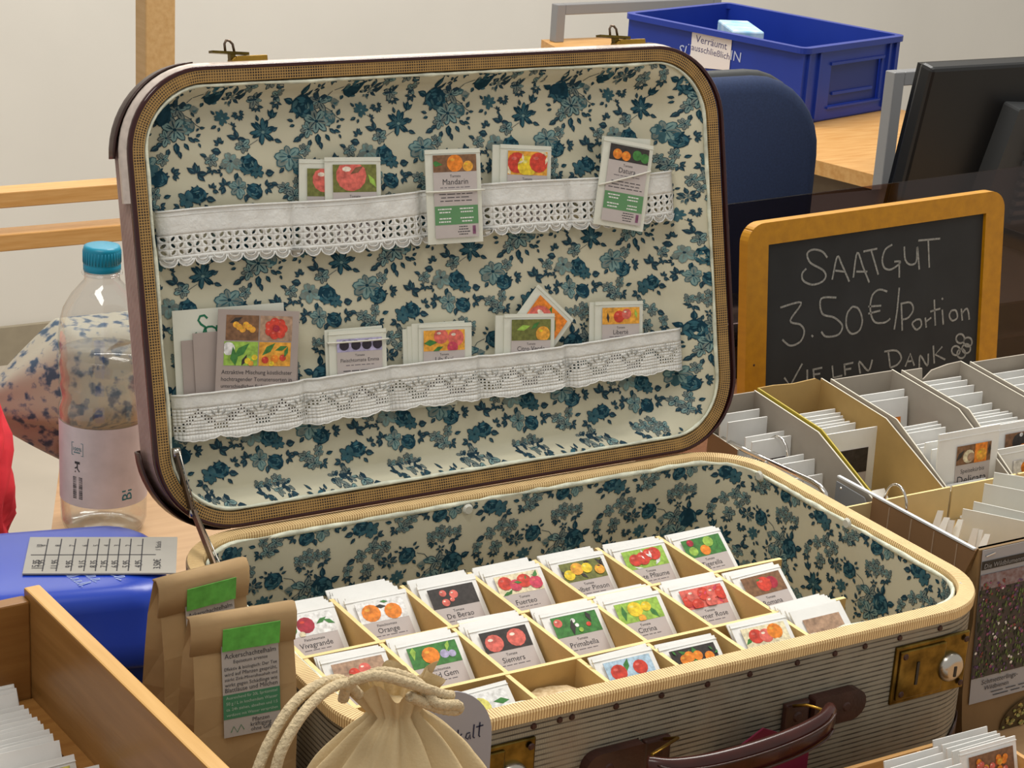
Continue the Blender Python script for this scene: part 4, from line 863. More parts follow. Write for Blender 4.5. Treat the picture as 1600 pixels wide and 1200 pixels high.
for k in range(3): plain_packet(LM @ T(.277 - .004 * k, .0175 + .0012 * k, .1495 - .002 * k) @ Ry(.05) @ T(0, 0, -.07), 'white seed packet fanned left behind the rosy plum tomato packet in the lid', 'packets fanned behind the plum tomato packet', h_=.07, w_=.053, m=paperg_m)
lp_pack(.3700, .1475, 'seed packet titled Citro Verde with green striped fruit in the lower pocket', 'olive', [('leaf', 'lime', .3, .6, .4), ('blob', 'amber', .8, .3, .4), ('leaf', 'green', .6, .7, .3)], 'Citro Verde', y=.0150, roll=.09, h_=.070, seed=32, pz=(.66, .93))
plain_packet(LM @ T(.362, .0170, .1470) @ Ry(.09) @ T(0, 0, -.07), 'white seed packet showing left behind the Citro Verde packet', None, h_=.07, w_=.053, m=paperg_m)
lp_pack(.4010, .1550, 'seed packet tilted on its corner with tomatoes on orange, behind Citro Verde', 'orange', [('leaf', 'green', .5, .7, .4), ('blob', 'rose', .4, .4, .5), ('leaf', 'olive', .8, .5, .3)], 'Matina', y=.0185, roll=.78, h_=.066, seed=33, pz=(.45, .90), w_=.050)
lp_pack(.4680, .1490, 'seed packet with red and yellow tomatoes at the right end of the lower pocket', 'amber', [('blob', 'red', .45, .45, .4), ('blob', 'rose', .65, .6, .35), ('leaf', 'dark', .15, .4, .3), ('leaf', 'lime', .9, .6, .3)], 'Liberté', y=.0155, roll=.08, h_=.070, seed=34, pz=(.70, .92))
plain_packet(LM @ T(.463, .0175, .1490) @ Ry(.08) @ T(0, 0, -.07), 'white seed packet showing behind the rightmost packet of the lower pocket', None, h_=.07, w_=.053, m=paperg_m)
# ------------------------------------------------------------------ plastic water bottle
bx, by, bz = .0915, .757, TZ
t = thing('water_bottle', 'clear plastic water bottle with turquoise cap behind the suitcase lid', 'bottle', (bx, by, bz))
prof = [(.0, .004), (.020, .002), (.034, .000), (.040, .004), (.0425, .012), (.0430, .030), (.0430, .034), (.0425, .036), (.0425, .120), (.0432, .124), (.0432, .132), (.0415, .137), (.0405, .143), (.0420, .150), (.0430, .156), (.0415, .163), (.0430, .170), (.0432, .180), (.0418, .187), (.0430, .196), (.0427, .207), (.0415, .219), (.0378, .232), (.0305, .245), (.0225, .2545), (.0182, .2595), (.0170, .262), (.0170, .270)]
mb = MB(); mb.lathe(prof, 56); mb.build('bottle_body', plast_m, t, smooth=True)
wp = [(max(r - .0012, 0), z + .0012) for r, z in prof if z <= .195]; wp.append((0, wp[-1][1])); MB().lathe(wp, 56).build('water', water_m, t, smooth=True)
mb = MB(); mb.lathe([(.0195, .2665), (.0200, .268), (.0195, .2695), (.0172, .270), (.0172, .2665), (.0195, .2665)], 40); mb.build('neck_ring', plast_m, t, smooth=True)
mb = MB(); mb.lathe([(.0178, .2705), (.0182, .2715), (.0182, .2765), (.0178, .2770), (.0182, .2780), (.0182, .2915), (.0172, .2945), (.0140, .2955), (0, .2957)], 40)
for k in range(36):
    a = 2 * PI * k / 36; mb.box(.0181, -.0004, .2785, .0186, .0004, .2905, M=Rz(a))
mb.build('cap', teal_m, t, smooth=True)
va = math.atan2(CAM.y - by, CAM.x - bx)
mb = MB(); mb.grid(lambda u, v: Vector((.0434 * math.cos(va + (u - .5) * 3.3), .0434 * math.sin(va + (u - .5) * 3.3), .0365 + .0835 * v)), 48, 2); lb_ = mb.build('label', blab_m, t, smooth=True)
def cyl(mb0, ang, r=.0437):
    return [(r * math.cos(ang + v.x / r), r * math.sin(ang + v.x / r), v.z) for v in mb0.v]
va = math.atan2(CAM.y - by, CAM.x - bx)
m0 = MB(); R = random.Random(5); z = .045
while z < .068: hh = R.choice((.0004, .0007, .0011)); m0.add([(-.0055, 0, z), (.0055, 0, z), (.0055, 0, z + hh), (-.0055, 0, z + hh)], [(0, 1, 2, 3)]); z += hh + R.choice((.0004, .0007))
m1 = MB(); m1.add([(x, y, z) for x, y, z in cyl(m0, va - .62)], m0.f); m1.build('barcode', ink_m, lb_)
m0 = MB(); text(m0, '100%', 0, .0975, size=.0055, width=.010); stroke(m0, [(-.0066, .091), (.0066, .091), (.0066, .104), (-.0066, .104), (-.0066, .091)], .0006); bars(m0, -.004, .004, .0935, 1, .002, .001, 0, 0, 2)
m0.add([(-.003, 0, .082), (.003, 0, .082), (.003, 0, .0845), (-.003, 0, .0845)], [(0, 1, 2, 3)], 1); stroke(m0, [(0, .084), (0, .077), (.0025, .074)], .0012, 1); stroke(m0, [(-.003, .077), (0, .079)], .0012, 1); stroke(m0, [(-.003, .074), (-.002, .0735)], .0014, 1)
text(m0, 'Bl', .051, .049, size=.016, rot=PI / 2)
m1 = MB(); m1.add([(x, y, z) for x, y, z in cyl(m0, va - .62)], m0.f); m1.m = list(m0.m); m1.build('lettering', [tealink_m, ink_m], lb_)
# ------------------------------------------------------------------ blue lidded box with the price strip
bt_ = .0155
t = thing('blue_storage_box', 'blue plastic lidded storage box with white script left of the suitcase', 'box', (-.14, .34, TZ))
a0 = 0.02
def rbox(x0, x1, y0, y1, r, z): return [(p[0], p[1], z) for p in rr(x0, y0, x1, y1, r, 6)]
Mb = T(-.1230, .343, 0) @ Rz(-.21)
def loft(mb, rings, M=None, cap0=True, cap1=True, mi=0):
    n = len(rings[0]); v = [p for r_ in rings for p in r_]
    f = [(i * n + k, i * n + (k + 1) % n, (i + 1) * n + (k + 1) % n, (i + 1) * n + k) for i in range(len(rings) - 1) for k in range(n)]
    if cap0: f.append(tuple(range(n))[::-1])
    if cap1: f.append(tuple((len(rings) - 1) * n + k for k in range(n)))
    return mb.add(v, f, mi, M)
mb = MB(); loft(mb, [rbox(-.094 + i, .094 - i, -.064 + i, .064 - i, .02, z) for i, z in ((.012, TZ), (.008, TZ + .004), (.0, -.045))], Mb); mb.build('box_body', bluec_m, t, world=True, smooth=False, bevel=.002)
mb = MB(); loft(mb, [rbox(-.110 + i, .110 - i, -.075 + i, .075 - i, .034, z) for i, z in ((.001, -.047), (.000, -.044), (.000, -.026), (.003, -.022), (.004, .000), (.0075, .009), (.013, .0135), (.020, bt_ - .001), (.026, bt_))], Mb)
ld = mb.build('box_lid', bluec_m, t, world=True, smooth=True)
mb = MB(); R = random.Random(4)
Mt = Mb @ T(0, 0, bt_ + .0003) @ Rx(-PI / 2)
def on_lid(m0, x, y, rot): 
    m1 = MB(); Mx = Mb @ T(x, y, bt_ + .0004) @ Rz(rot) @ Rx(-PI / 2) @ Matrix.Scale(1, 4); m1.v = [Mx @ v for v in m0.v]; m1.f = m0.f; m1.m = m0.m; m1.uv = m0.uv; return m1
def script_word(mb, x, z, n, k, seed):
    R = random.Random(seed)
    for q in range(n):
        x0 = x + q * k * .9; hh = R.choice((1, 1, 1.8)) * k
        stroke(mb, [(x0, z), (x0 + k * .2, z + hh), (x0 + k * .45, z + hh * .9), (x0 + k * .35, z), (x0 + k * .9, z + k * .25)], k * .16)
# ------------------------------------------------------------------ price strip
P0 = on_z(44, 841, bt_ + .001); P1 = on_z(274, 841, bt_ + .001); P2 = on_z(278, 897, bt_ + .001); P3 = on_z(38, 898, bt_ + .001)
cc = (P0 + P1 + P2 + P3) / 4; ax = ((P1 - P0) + (P2 - P3)).normalized(); wd = ((P1 - P0).length + (P2 - P3).length) / 2; hg = ((P3 - P0).length + (P2 - P1).length) / 2
Ms = T(cc.x, cc.y, bt_ + .0008) @ Rz(math.atan2(ax.y, ax.x))
t = thing('price_strip', 'gray paper price table with handwritten columns lying on the blue box', 'price list', Ms)
mb = MB(); mb.box(-wd / 2, -hg / 2, 0, wd / 2, hg / 2, .0012); mb.build('card', mat('price_card', '#a5a199', .7, var=.04), t)
fl = Matrix(((1, 0, 0, 0), (0, 0, 1, 0), (0, -1, 0, .0016), (0, 0, 0, 1)))
mb = MB()
cols = [-.39, -.27, -.18, -.085, 0.0, .075, .145, .215, .29, .37]
for c in cols[1:]: mb.box(c * wd - .0004 - .012, -hg / 2 + .004, .0012, c * wd + .0004 - .012, hg / 2 - .004, .0015)
mb.box(-wd * .47, -.0008, .0012, wd * .36, 0, .0015)
m0 = MB()
for k, c in enumerate(cols + [.46]):
    x = c * wd - .002 - (.012 if k else .002); text(m0, ['15,95', '11,95', '11,95', '9,95', '9,15', '8,35', '7,95', '6,95', '5,95', '4,95', '3,50€'][k], x if k < 10 else x + .004, -hg * .26, size=.0078, rot=PI / 2, y=0)
    text(m0, str([10, 9, 8, 7, 6, 5, 4, 3, 2, 1][k]) if k < 10 else '1 Stück', x if k < 10 else x + .004, hg * .25, size=.006, rot=PI / 2, y=0)
for v, f in ((m0.v, m0.f),): mb.add([(p.x, p.z, .0016) for p in v], f)
mb.build('handwriting', ink_m, t)
m0 = MB(); script_word(m0, -.035, -.005, 6, .008, 1); script_word(m0, -.030, -.022, 5, .007, 2); script_word(m0, -.03, -.034, 6, .006, 3)
m1 = MB(); Mx = Mb @ T(.065, -.040, 0) @ Rz(-1.2)
for v in m0.v: m1.v.append(Mx @ Vector((v.x, v.z, bt_ + .0003)))
m1.f = m0.f; m1.m = m0.m; m1.uv = m0.uv; m1.build('script_print', mat('pale_print', '#9fb0e0', .6), ld, world=True)
# ------------------------------------------------------------------ wooden crate bottom left
def crate(name, label, M, L_, Wd, H_, th_, mats, lip=True, grp=None, wall_names=None, cat='crate'):
    """corner at origin, x right, y away; walls as separate boards"""
    t = thing(name, label, cat, M, grp)
    MB().box(0, 0, 0, Wd, L_, .006).build('bottom_board', mats[1], t)
    MB().box(Wd - th_, 0, .006, Wd, L_, H_).build('side_board', mats[0], t, bevel=.0015)
    MB().box(0, 0, .006, th_, L_, H_).build('side_board', mats[0], t, bevel=.0015)
    for c_ in t.children:
        if len(c_.data.polygons) == 6: c_.data.materials.append(cratee_m); c_.data.polygons[1].material_index = 1
    MB().box(th_, L_ - th_, .006, Wd - th_, L_, H_ - .006 if lip else H_).build('end_board', mats[1], t, bevel=.0015)
    MB().box(th_, 0, .006, Wd - th_, th_, H_ - .006 if lip else H_).build('end_board', mats[1], t, bevel=.0015)
    return t
Mc = T(-.1402, .2600, TZ) @ Rz(math.radians(3.7)) @ T(-.30, -.52, 0)
t = crate('seed_crate', 'brown wooden crate of seed packets at the lower left', Mc, .52, .30, -TZ + .035, .0125, (crate_m, crate2_m))
MB().box(.274, .013, .006, .2875, .506, .106).build('inner_strip', crate2_m, t)
R = random.Random(21)
def file_packets(n, x, y0, y1, z, M, lean, lab, grp, w_=.0545, h_=.076, m=None, jit=.0015, strip=None, dz=None, yaw=0, alt=None):
    for k in range(n):
        f_ = k / max(1, n - 1); Mp = M @ T(x + R.uniform(-jit, jit), y0 + (y1 - y0) * f_, z + (dz(f_) if dz else 0) + R.uniform(0, .002)) @ Rz(yaw + R.uniform(-.03, .03)) @ Rx(-lean + R.uniform(-.02, .02)) @ Ry(R.uniform(-.02, .02))
        l_ = lab; g_ = grp
        plain_packet(Mp, l_, g_, w_, h_, m, strip=(strip if (alt is None or k % alt == 0) else None))
file_packets(5, .242, .452, .475, .020, Mc, .38, 'white seed packet in the upper left stack of the brown wooden crate', 'packets in the upper stack of the left crate', w_=.060, h_=.108, strip=None)
packet(Mc @ T(.240, .440, .017) @ Rx(-.38), 'seed packet with orange fruit on dark gray in the left wooden crate', 'dark', [('blob', 'orange', .3, .3, .6), ('blob', 'hi', .8, .8, .12)], 'Orange', w_=.060, h_=.108, seed=41, pz=(.80, .94), group=None)
file_packets(9, .237, .372, .425, .020, Mc, .42, 'white seed packet in the middle stack of the brown wooden crate', 'packets in the middle stack of the left crate', w_=.066, h_=.108, strip=None)
packet(Mc @ T(.2405, .354, .018) @ Rx(-.45), 'seed packet with yellow-green fruit in the left wooden crate', 'lemon', [('blob', 'yellow', .7, .6, .4), ('leaf', 'olive', .3, .5, .4), ('leaf', 'lime', .5, .3, .3), ('blob', 'lemon', .2, .2, .3)], 'Gelb', w_=.068, h_=.108, seed=42, pz=(.78, .94))
file_packets(6, .239, .29, .325, .022, Mc, .45, 'white seed packet in the nearest stack of the brown wooden crate', 'packets in the nearest stack of the left crate', w_=.080, h_=.108, strip='tan', alt=2)
# ------------------------------------------------------------------ kraft paper bags
def kraft_bag(M, label, wd, hg, dp, title):
    """front face towards -y, base at z = 0, top folded over"""
    t = thing('kraft_paper_bag', label, 'paper bag', M)
    def ring(w_, y0, y1, z, g): return [(-w_ / 2, y0, z), (w_ / 2, y0, z), (w_ / 2 - g, (y0 + y1) / 2, z), (w_ / 2, y1, z), (-w_ / 2, y1, z), (-w_ / 2 + g, (y0 + y1) / 2, z)]
    mb = MB(); R = random.Random(hash(title) % 7); rings = []
    for k in range(9):
        t_ = k / 8; d_ = dp * (1 - t_ ** 1.6) + .004; yc = dp * .12 * t_
        rings.append([(x + .0008 * math.sin(9 * t_ + i), y + .0012 * math.sin(14 * t_ + 2 * i), z) for i, (x, y, z) in enumerate(ring(wd, yc - d_ / 2, yc + d_ / 2, hg * t_, .006 + .010 * (1 - t_)))])
    loft(mb, rings); mb.build('bag_body', kraft_m, t, smooth=False)
    y_ = dp * .12 - .002
    mb = MB(); fh = hg * .115; v = []
    pro = [(y_ - .0050, hg - fh), (y_ - .0062, hg - fh * .5), (y_ - .0052, hg - .004), (y_ - .0015, hg + .001), (y_ + .003, hg)]
    for y, z in pro: v += [(-wd / 2 - .0015, y, z), (0, y - .0008, z + .0006), (wd / 2 + .0008, y, z)]
    mb.add(v, [(3 * i + j, 3 * i + j + 1, 3 * i + j + 4, 3 * i + j + 3) for i in range(4) for j in range(2)]); mb.build('folded_top', kraft_m, t, smooth=True, solid=.0016)
    sl = dp * .5 / hg
    def F(x, z, o=0):   # point on the front face
        t_ = z / hg; return (x, dp * .12 * t_ - (dp * (1 - t_ ** 1.6) + .004) / 2 - .0018 - o, z)
    lw = wd * .56; lx = wd * .05
    def remap(m0, zb=0):
        for v_ in m0.v: q = F(v_.x + lx, v_.z, -v_.y); v_.x, v_.y, v_.z = q
    mb = MB()
    for k in range(8): z0 = hg * (.617 + .29 * k / 8); z1 = hg * (.617 + .29 * (k + 1) / 8); mb.add([F(lx - lw / 2, z0, .0004), F(lx + lw / 2, z0, .0004), F(lx + lw / 2, z1, .0004), F(lx - lw / 2, z1, .0004)], [(0, 1, 2, 3)])
    lb2 = mb.build('label', mat('bag_label', '#a9a29d', .7), t)
    m0 = MB(); y = -.0007
    text(m0, title, 0, hg * .872, size=.0062, width=lw * .9, y=y, mi=0); text(m0, 'Equisetum arvense', 0, hg * .853, size=.0034, width=lw * .6, y=y, mi=0)
    for k, s_ in enumerate(('Effektiv & biologisch: Der Tee', 'wird auf Pflanzen gesprüht,', 'stärkt Zink-Mineralhaushalt und', 'wirkt gegen Schädlinge wie', 'Blattläuse und Milchen')): text(m0, s_, 0, hg * (.832 - .0165 * k), size=.0046, width=lw * .92, y=y, mi=0)
    m0.add([(-lw / 2, -.0006, hg * .675), (lw / 2, -.0006, hg * .675), (lw / 2, -.0006, hg * .752), (-lw / 2, -.0006, hg * .752)], [(0, 1, 2, 3)], 1)
    for k, s_ in enumerate(('Ausreichend für 20L Spritzmittel', '50 g / L in kochendem Wasser', 'ca. 24h ziehen, abseihen und 1:5', 'verdünnt mit Wasser versprühen')): text(m0, s_, 0, hg * (.742 - .018 * k), size=.0042, width=lw * .9, y=-.0008, mi=2)
    for k, s_ in enumerate(('Pflanzen', 'kräftigung', 'ohne Gift')): text(m0, s_, lw * .15, hg * (.662 - .015 * k), size=.0040, y=y, mi=0)
    stroke(m0, [(-lw * .38, hg * .632), (-lw * .33, hg * .65), (-lw * .27, hg * .63), (-lw * .2, hg * .652), (-lw * .15, hg * .635)], .0006, 1, y)
    remap(m0); m0.build('print', [ink_m, mat('print_green', '#3f7a58', .7), mat('print_pale', '#a9b9aa', .7)], lb2)
    tw = wd * .56; tz = hg * .905; m0 = MB(); n = 8; v = []; Rr = random.Random(3)
    for k in range(n + 1):
        x = lx - tw / 2 + tw * k / n; v += [(x, y_ - .0092 + Rr.uniform(0, .0008), tz - .003), (x, y_ - .0088, tz + .0135)]
    m0.add(v, [(2 * i, 2 * i + 2, 2 * i + 3, 2 * i + 1) for i in range(n)]); m0.build('green_tape', tape_m, t, solid=.0006)
    return t
MF = T(-.0585, .094, TZ) @ Rz(.0) @ Ry(.03)
kraft_bag(MF, 'front kraft paper bag with green tape and a printed gray label', .0760, .222, .052, 'Ackerschachtelhalm')
MBk = T(-.0605, .158, TZ) @ Rz(.20) @ Ry(.03)
kraft_bag(MBk, 'rear kraft paper bag with green tape, half hidden behind the front one', .0740, .226, .050, 'Ackerschachtelhalm ')
# ------------------------------------------------------------------ cotton drawstring bag, cord and gray sign
cx_, cy_ = -.0270, -.078
t = thing('drawstring_bag', 'natural cotton drawstring bag gathered at the neck in front of the suitcase', 'bag', (cx_, cy_, TZ))
NZ = .070
def bagp(u, v):
    a = 2 * PI * u; z = TZ + (NZ + .022 - TZ) * v
    t_ = min(1, max(0, (NZ - z) / (NZ - TZ)))
    if z < NZ: rx = .013 + .082 * math.sin(min(1, t_ * 1.10) * PI * .62) ** .80; ry = .010 + .056 * math.sin(min(1, t_ * 1.1) * PI * .62) ** .85
    else: k = (z - NZ) / .022; rx = .013 + .013 * k; ry = .010 + .005 * k
    pl = math.exp(-t_ * 2.1); fold = .30 * pl * (abs(math.sin(a * 5.5 + .8 * math.sin(t_ * 4))) - .55) + .16 * pl * math.sin(a * 13 + 2 * t_ * 3) + .06 * (1 - pl) * math.sin(a * 3 + 3 * t_ + 1)
    k = 1 + fold + .10 * noise.noise(Vector((3 * math.cos(a), 3 * math.sin(a), z * 28))) * min(1, t_ * 4) + .035 * noise.noise(Vector((9 * math.cos(a), 9 * math.sin(a), z * 50)))
    dip = .006 * math.sin(a * 5 + 1) * max(0, (z - NZ) / .022)
    return Vector((cx_ + rx * k * math.cos(a), cy_ + ry * k * math.sin(a), z + dip))
mb = MB(); mb.grid(bagp, 150, 60, closed_u=True); mb.poly([bagp(k / 150, 0) for k in range(150)][::-1]); mb.poly([bagp(k / 150, .93) for k in range(150)]); mb.build('bag_body', cotton_m, t, world=True, smooth=True)
def rope(pts, r, nm='cord', par=None):
    p = spl(pts, 10); mb = MB(); mb.tube(p, r, 10)
    for h_ in range(3):   # twisted strands
        q = []; L_ = 0
        for i, c in enumerate(p):
            d_ = (p[min(i + 1, len(p) - 1)] - p[max(i - 1, 0)]).normalized(); L_ += (p[i] - p[i - 1]).length if i else 0
            s_ = d_.orthogonal().normalized(); s2 = d_.cross(s_); a = L_ * 520 + h_ * 2.094
            q.append(c + (s_ * math.cos(a) + s2 * math.sin(a)) * r * .55)
        mb.tube(q, r * .55, 6)
    return mb.build(nm, rope_m, par, world=True, smooth=True)
def Y(px, py, y): return on_y(px, py, y)
rope([Y(398, 1215, -.125), Y(418, 1165, -.120), Y(452, 1108, -.112), Y(490, 1074, -.102), Y(530, 1062, -.092), Y(552, 1080, -.084)], .0033, 'cord', t)
rope([Y(428, 1215, -.130), Y(440, 1172, -.128), Y(470, 1120, -.120), Y(505, 1083, -.108), Y(540, 1068, -.098), Y(560, 1086, -.088)], .0033, 'cord', t)
rope([Y(536, 1092, -.086), Y(548, 1066, -.098), Y(590, 1056, -.104), Y(640, 1068, -.104), Y(690, 1085, -.098), Y(704, 1087, -.092)], .0034, 'cord', t)
rope([Y(560, 1062, -.078), Y(600, 1050, -.084), Y(650, 1065, -.092), Y(680, 1098, -.104), Y(714, 1102, -.100), Y(712, 1110, -.098), Y(680, 1105, -.100), Y(640, 1088, -.104)], .0034, 'cord', t)
# sign: standing card with rounded top
t = thing('gray_sign', 'gray card with rounded top and dark handwriting behind the cotton bag', 'sign', (.045, -.030, TZ))
pts = [(.0020, TZ), (.0805, TZ)] + [(.0395 + .041 * math.cos(a), .0005 + .041 * math.sin(a)) for a in [PI * k / 20 for k in range(21)]] + [(.0, TZ)]
pts = [(.0805, TZ)] + [(.0395 + .041 * math.cos(a), .0005 + .041 * math.sin(a)) for a in [PI * k / 20 for k in range(21)]] + [(-.0015, TZ)]
mb = MB(); mb.prism([(x, -.020, z) for x, z in pts], (0, -.0014, 0)); mb.build('card', signg_m, t, world=True)
mb = MB(); ys = -.0218; k = .0090
def letters(mb, x, z, k):
    S_ = {'k': [[(0, 1.5), (0, 0)], [(.5, .9), (.05, .45), (.5, 0)]], 'a': [[(.6, .8), (.2, .8), (.05, .3), (.35, .05), (.6, .6), (.65, 0)]], 'l': [[(.1, 1.7), (.05, .2), (.25, 0)]], 't': [[(-.15, 1.3), (.75, 1.35)], [(.3, 1.8), (.25, .2), (.4, 0)]]}
    for c in 'kalt':
        for s_ in S_[c]: stroke(mb, [(x + a * k * .8, z + b * k * .8) for a, b in s_], .0010, 0, ys)
        x += k * (.75 if c != 'l' else .42)
letters(mb, .0535, .0015, .0078)
for s_ in ([(.052, -.020), (.0555, -.016), (.057, -.018), (.053, -.0205), (.057, -.023)], [(.060, -.024), (.0605, -.016), (.0605, -.019), (.0635, -.0155), (.0660, -.0165)], [(.062, -.031), (.0622, -.036)]): stroke(mb, s_, .0011, 0, ys)
mb.build('handwriting', mat('navy_ink', '#1d2342', .7), t, world=True)
t = tag(MB().prism([(.288, -.0150, -.165 + .015), (.288, -.0150, -.0755), (.2935, -.0150, -.0690), (.3245, -.0150, -.0535), (.338, -.0150, -.0600), (.372, -.0150, -.0820), (.372, -.0150, -.150)], (0, -.0016, 0)).build('magenta_card', mag_m), 'dark magenta card tucked behind the suitcase handle', 'card')
# ------------------------------------------------------------------ open file boxes on the right
R = random.Random(31)
BX = [.6035, .660, .7455, .831, .9165]
names = ['gray open cardboard file box nearest the suitcase lid', 'open cardboard file box with a yellow left edge', 'open cardboard file box holding the packet with black and orange fruit', 'open cardboard file box with a torn notch in its back wall', 'open cardboard file box at the far right edge']
wm = [cbg_m, cbg_m, cbg_m, cbg_m, cbg_m]
BW = [.055, .084, .084, .084, .084]
for k in range(5):
    x0 = BX[k]; x1 = x0 + BW[k]; kk = k - 1; yb = .4406 - .0104 * max(kk, 0); zt = .0245 + .0022 * kk; e = .0016; bz_ = TZ
    t = thing('file_box', names[k], 'box', ((x0 + x1) / 2, .34, TZ))
    prof_ = [(yb, bz_), (yb, zt), (yb - .102, zt - .009), (.2455, -.026), (.2425, -.026), (.2425, bz_)]
    def side(x, m, m2):
        mb = MB(); mb.prism([(x, y, z) for y, z in prof_], (e, 0, 0), 0, None, 1); return mb.build('side_panel', [m, m2], t, world=True)
    if k: side(x0 + .0004, cbg_m if k != 1 else cby_m, cbi_m if k != 1 else cby_m)
    else:
        mb = MB(); mb.prism([(x0 + .0004, y, z) for y, z in ((yb, bz_), (yb, -.0135), (.392, -.0165), (.392, -.05), (.2425, -.085), (.2425, bz_))], (e, 0, 0), 0, None, 1); mb.build('side_panel', [cbb_m, cbi_m], t, world=True)
    side(x1 - e - .0004, cbt_m if k in (1,) else cbg_m, cbi_m)
    mb = MB()
    zz = zt - .001
    if k == 3: pts = [(x0 + e, bz_), (x1 - e, bz_), (x1 - e, zz + .001), (x1 - .020, zz), (x1 - .042, zz - .004), (x1 - .052, zz - .0125), (x0 + .030, zz - .012), (x0 + .028, zz), (x0 + e, zz)]
    elif k == 1: pts = [(x0 + e, bz_), (x1 - e, bz_), (x1 - e, zz - .002), (x1 - .010, zz + .002), (x0 + .045, zz), (x0 + .02, zz + .0015), (x0 + e, zz + .001)]
    else: pts = [(x0 + e, bz_), (x1 - e, bz_), (x1 - e, zz), (x0 + e, zz)]
    mb.prism([(x, yb - e, z) for x, z in pts], (0, e, 0)); mb.build('back_panel', cbt_m if k == 1 else cbg_m, t, world=True)
    MB().box(x0 + e, .2425 + .0016, bz_, x1 - e, yb - e, bz_ + .002).build('bottom_panel', cbg_m, t, world=True)
    mb = MB(); mb.box(x0 + .0008, .2400, bz_, x1 - .0008, .2422, -.0205); o = mb.build('front_panel', [tand_m, mdfe_m], t, world=True); o.data.polygons[1].material_index = 1
def boxpk(k, n, y0, y1, z0, z1, lean, lab, grp, w_=.072, strip=None, alt=None, dx=0):
    for i in range(n):
        f_ = i / max(1, n - 1); h_ = .150; yt = y0 + (y1 - y0) * f_; zt = z0 + (z1 - z0) * f_ + R.uniform(-.0015, .0015)
        M = T((BX[k] + BX[k] + BW[k]) / 2 + dx + R.uniform(-.003, .003), yt, zt) @ Rz(R.uniform(-.03, .03)) @ Rx(-lean + R.uniform(-.02, .02)) @ T(0, 0, -min(h_, (zt - TZ - .003) / math.cos(lean)))
        plain_packet(M, lab, grp, w_, round(min(h_, (zt - TZ - .003) / math.cos(lean)), 2), None, strip=(strip if (alt is None or i % alt == 0) else None), th=.0014)
boxpk(0, 2, .425, .412, .010, .006, .06, 'white packet standing at the back of the file box beside the suitcase lid', 'packets at the back of the box by the lid', .048)
boxpk(0, 2, .388, .375, -.004, -.006, .10, 'white packet in the middle of the file box beside the suitcase lid', 'packets in the middle of the box by the lid', .048, 'dark')
boxpk(0, 3, .350, .322, -.012, -.018, .12, 'white packet in the front stack of the file box beside the suitcase lid', 'packets at the front of the box by the lid', .048, 'dark', 2)
boxpk(1, 6, .412, .378, .000, -.006, .08, 'white packet in the back stack of the yellow edged file box', 'packets in the back stack of the yellow edged box', .072)
boxpk(1, 1, .350, .350, .002, .0, .02, 'wide white packet standing alone in the middle of the yellow edged file box', None, .078, 'dark')
boxpk(1, 7, .318, .262, -.050, -.066, .75, 'white packet lying back in the front stack of the yellow edged file box', 'packets in the front stack of the yellow edged box', .060)
boxpk(2, 2, .405, .398, .014, .008, .10, 'white packet with brown and orange picture at the back of the third file box', 'orange pictured packets at the back of the third box', .070, 'orange')
boxpk(2, 5, .350, .318, -.004, -.010, .10, 'white packet half way down the third file box behind its titled packet', 'packets half way down the third box', .050, 'orange', 2, .010)
boxpk(2, 2, .287, .280, .006, .002, .04, 'white packet just behind the packet with black and orange fruit', 'packets behind the black and orange fruit packet', .074)
packet(T(.7890, .262, .0215 - .150) @ Rx(-.06), 'large white packet with black and orange fruit picture and lilac label', 'brown', [('leaf', 'dark', .1, .5, .4), ('blob', 'cream', .35, .4, .38), ('blob', 'tan', .42, .35, .25), ('rect', 'orange', .70, .5, .18, .5), ('blob', 'amber', .72, .4, .35), ('leaf', 'dark', .95, .6, .3)], 'Delicata', 'Speisekürbis', w_=.079, h_=.150, seed=51, pz=(.77, .90), frame=.019, shift=.004)
boxpk(2, 4, .262, .250, -.030, -.034, .5, 'white packet edge lying in front of the titled packet in the third file box', 'packet edges at the front of the third box', .050, 'crimson', 2, -.004)
boxpk(3, 3, .412, .395, .016, .010, .08, 'white packet in the back group of the notched file box', 'packets at the back of the notched box', .074)
boxpk(3, 2, .378, .362, .008, .002, .08, 'white packet with green picture in the notched file box', 'green pictured packets in the notched box', .074, 'olive')
boxpk(3, 8, .350, .292, .000, .000, .10, 'white packet in the long front row of the notched file box', 'packets in the front row of the notched box', .074)
packet(T(.876, .281, .010 - .150) @ Rx(-.08), 'white packet with dark fruit on orange brown in the notched file box', 'brown', [('blob', 'dark', .5, .5, .5), ('blob', 'white', .55, .85, .12), ('blob', 'orange', .62, .15, .22)], 'Ananas', 'Tomate', w_=.079, h_=.150, seed=52, pz=(.80, .93), frame=.022)
packet(T(.872, .262, -.008 - .140) @ Rx(-.10), 'white packet with an orange fruit at the front of the notched file box', 'white', [('blob', 'orange', .5, .5, .45)], 'Zitrus', 'Tomate', w_=.079, h_=.140, seed=53, pz=(.78, .90), frame=.024)
boxpk(4, 7, .400, .300, .018, .006, .10, 'white packet in the file box at the far right edge', 'packets in the far right box', .074)
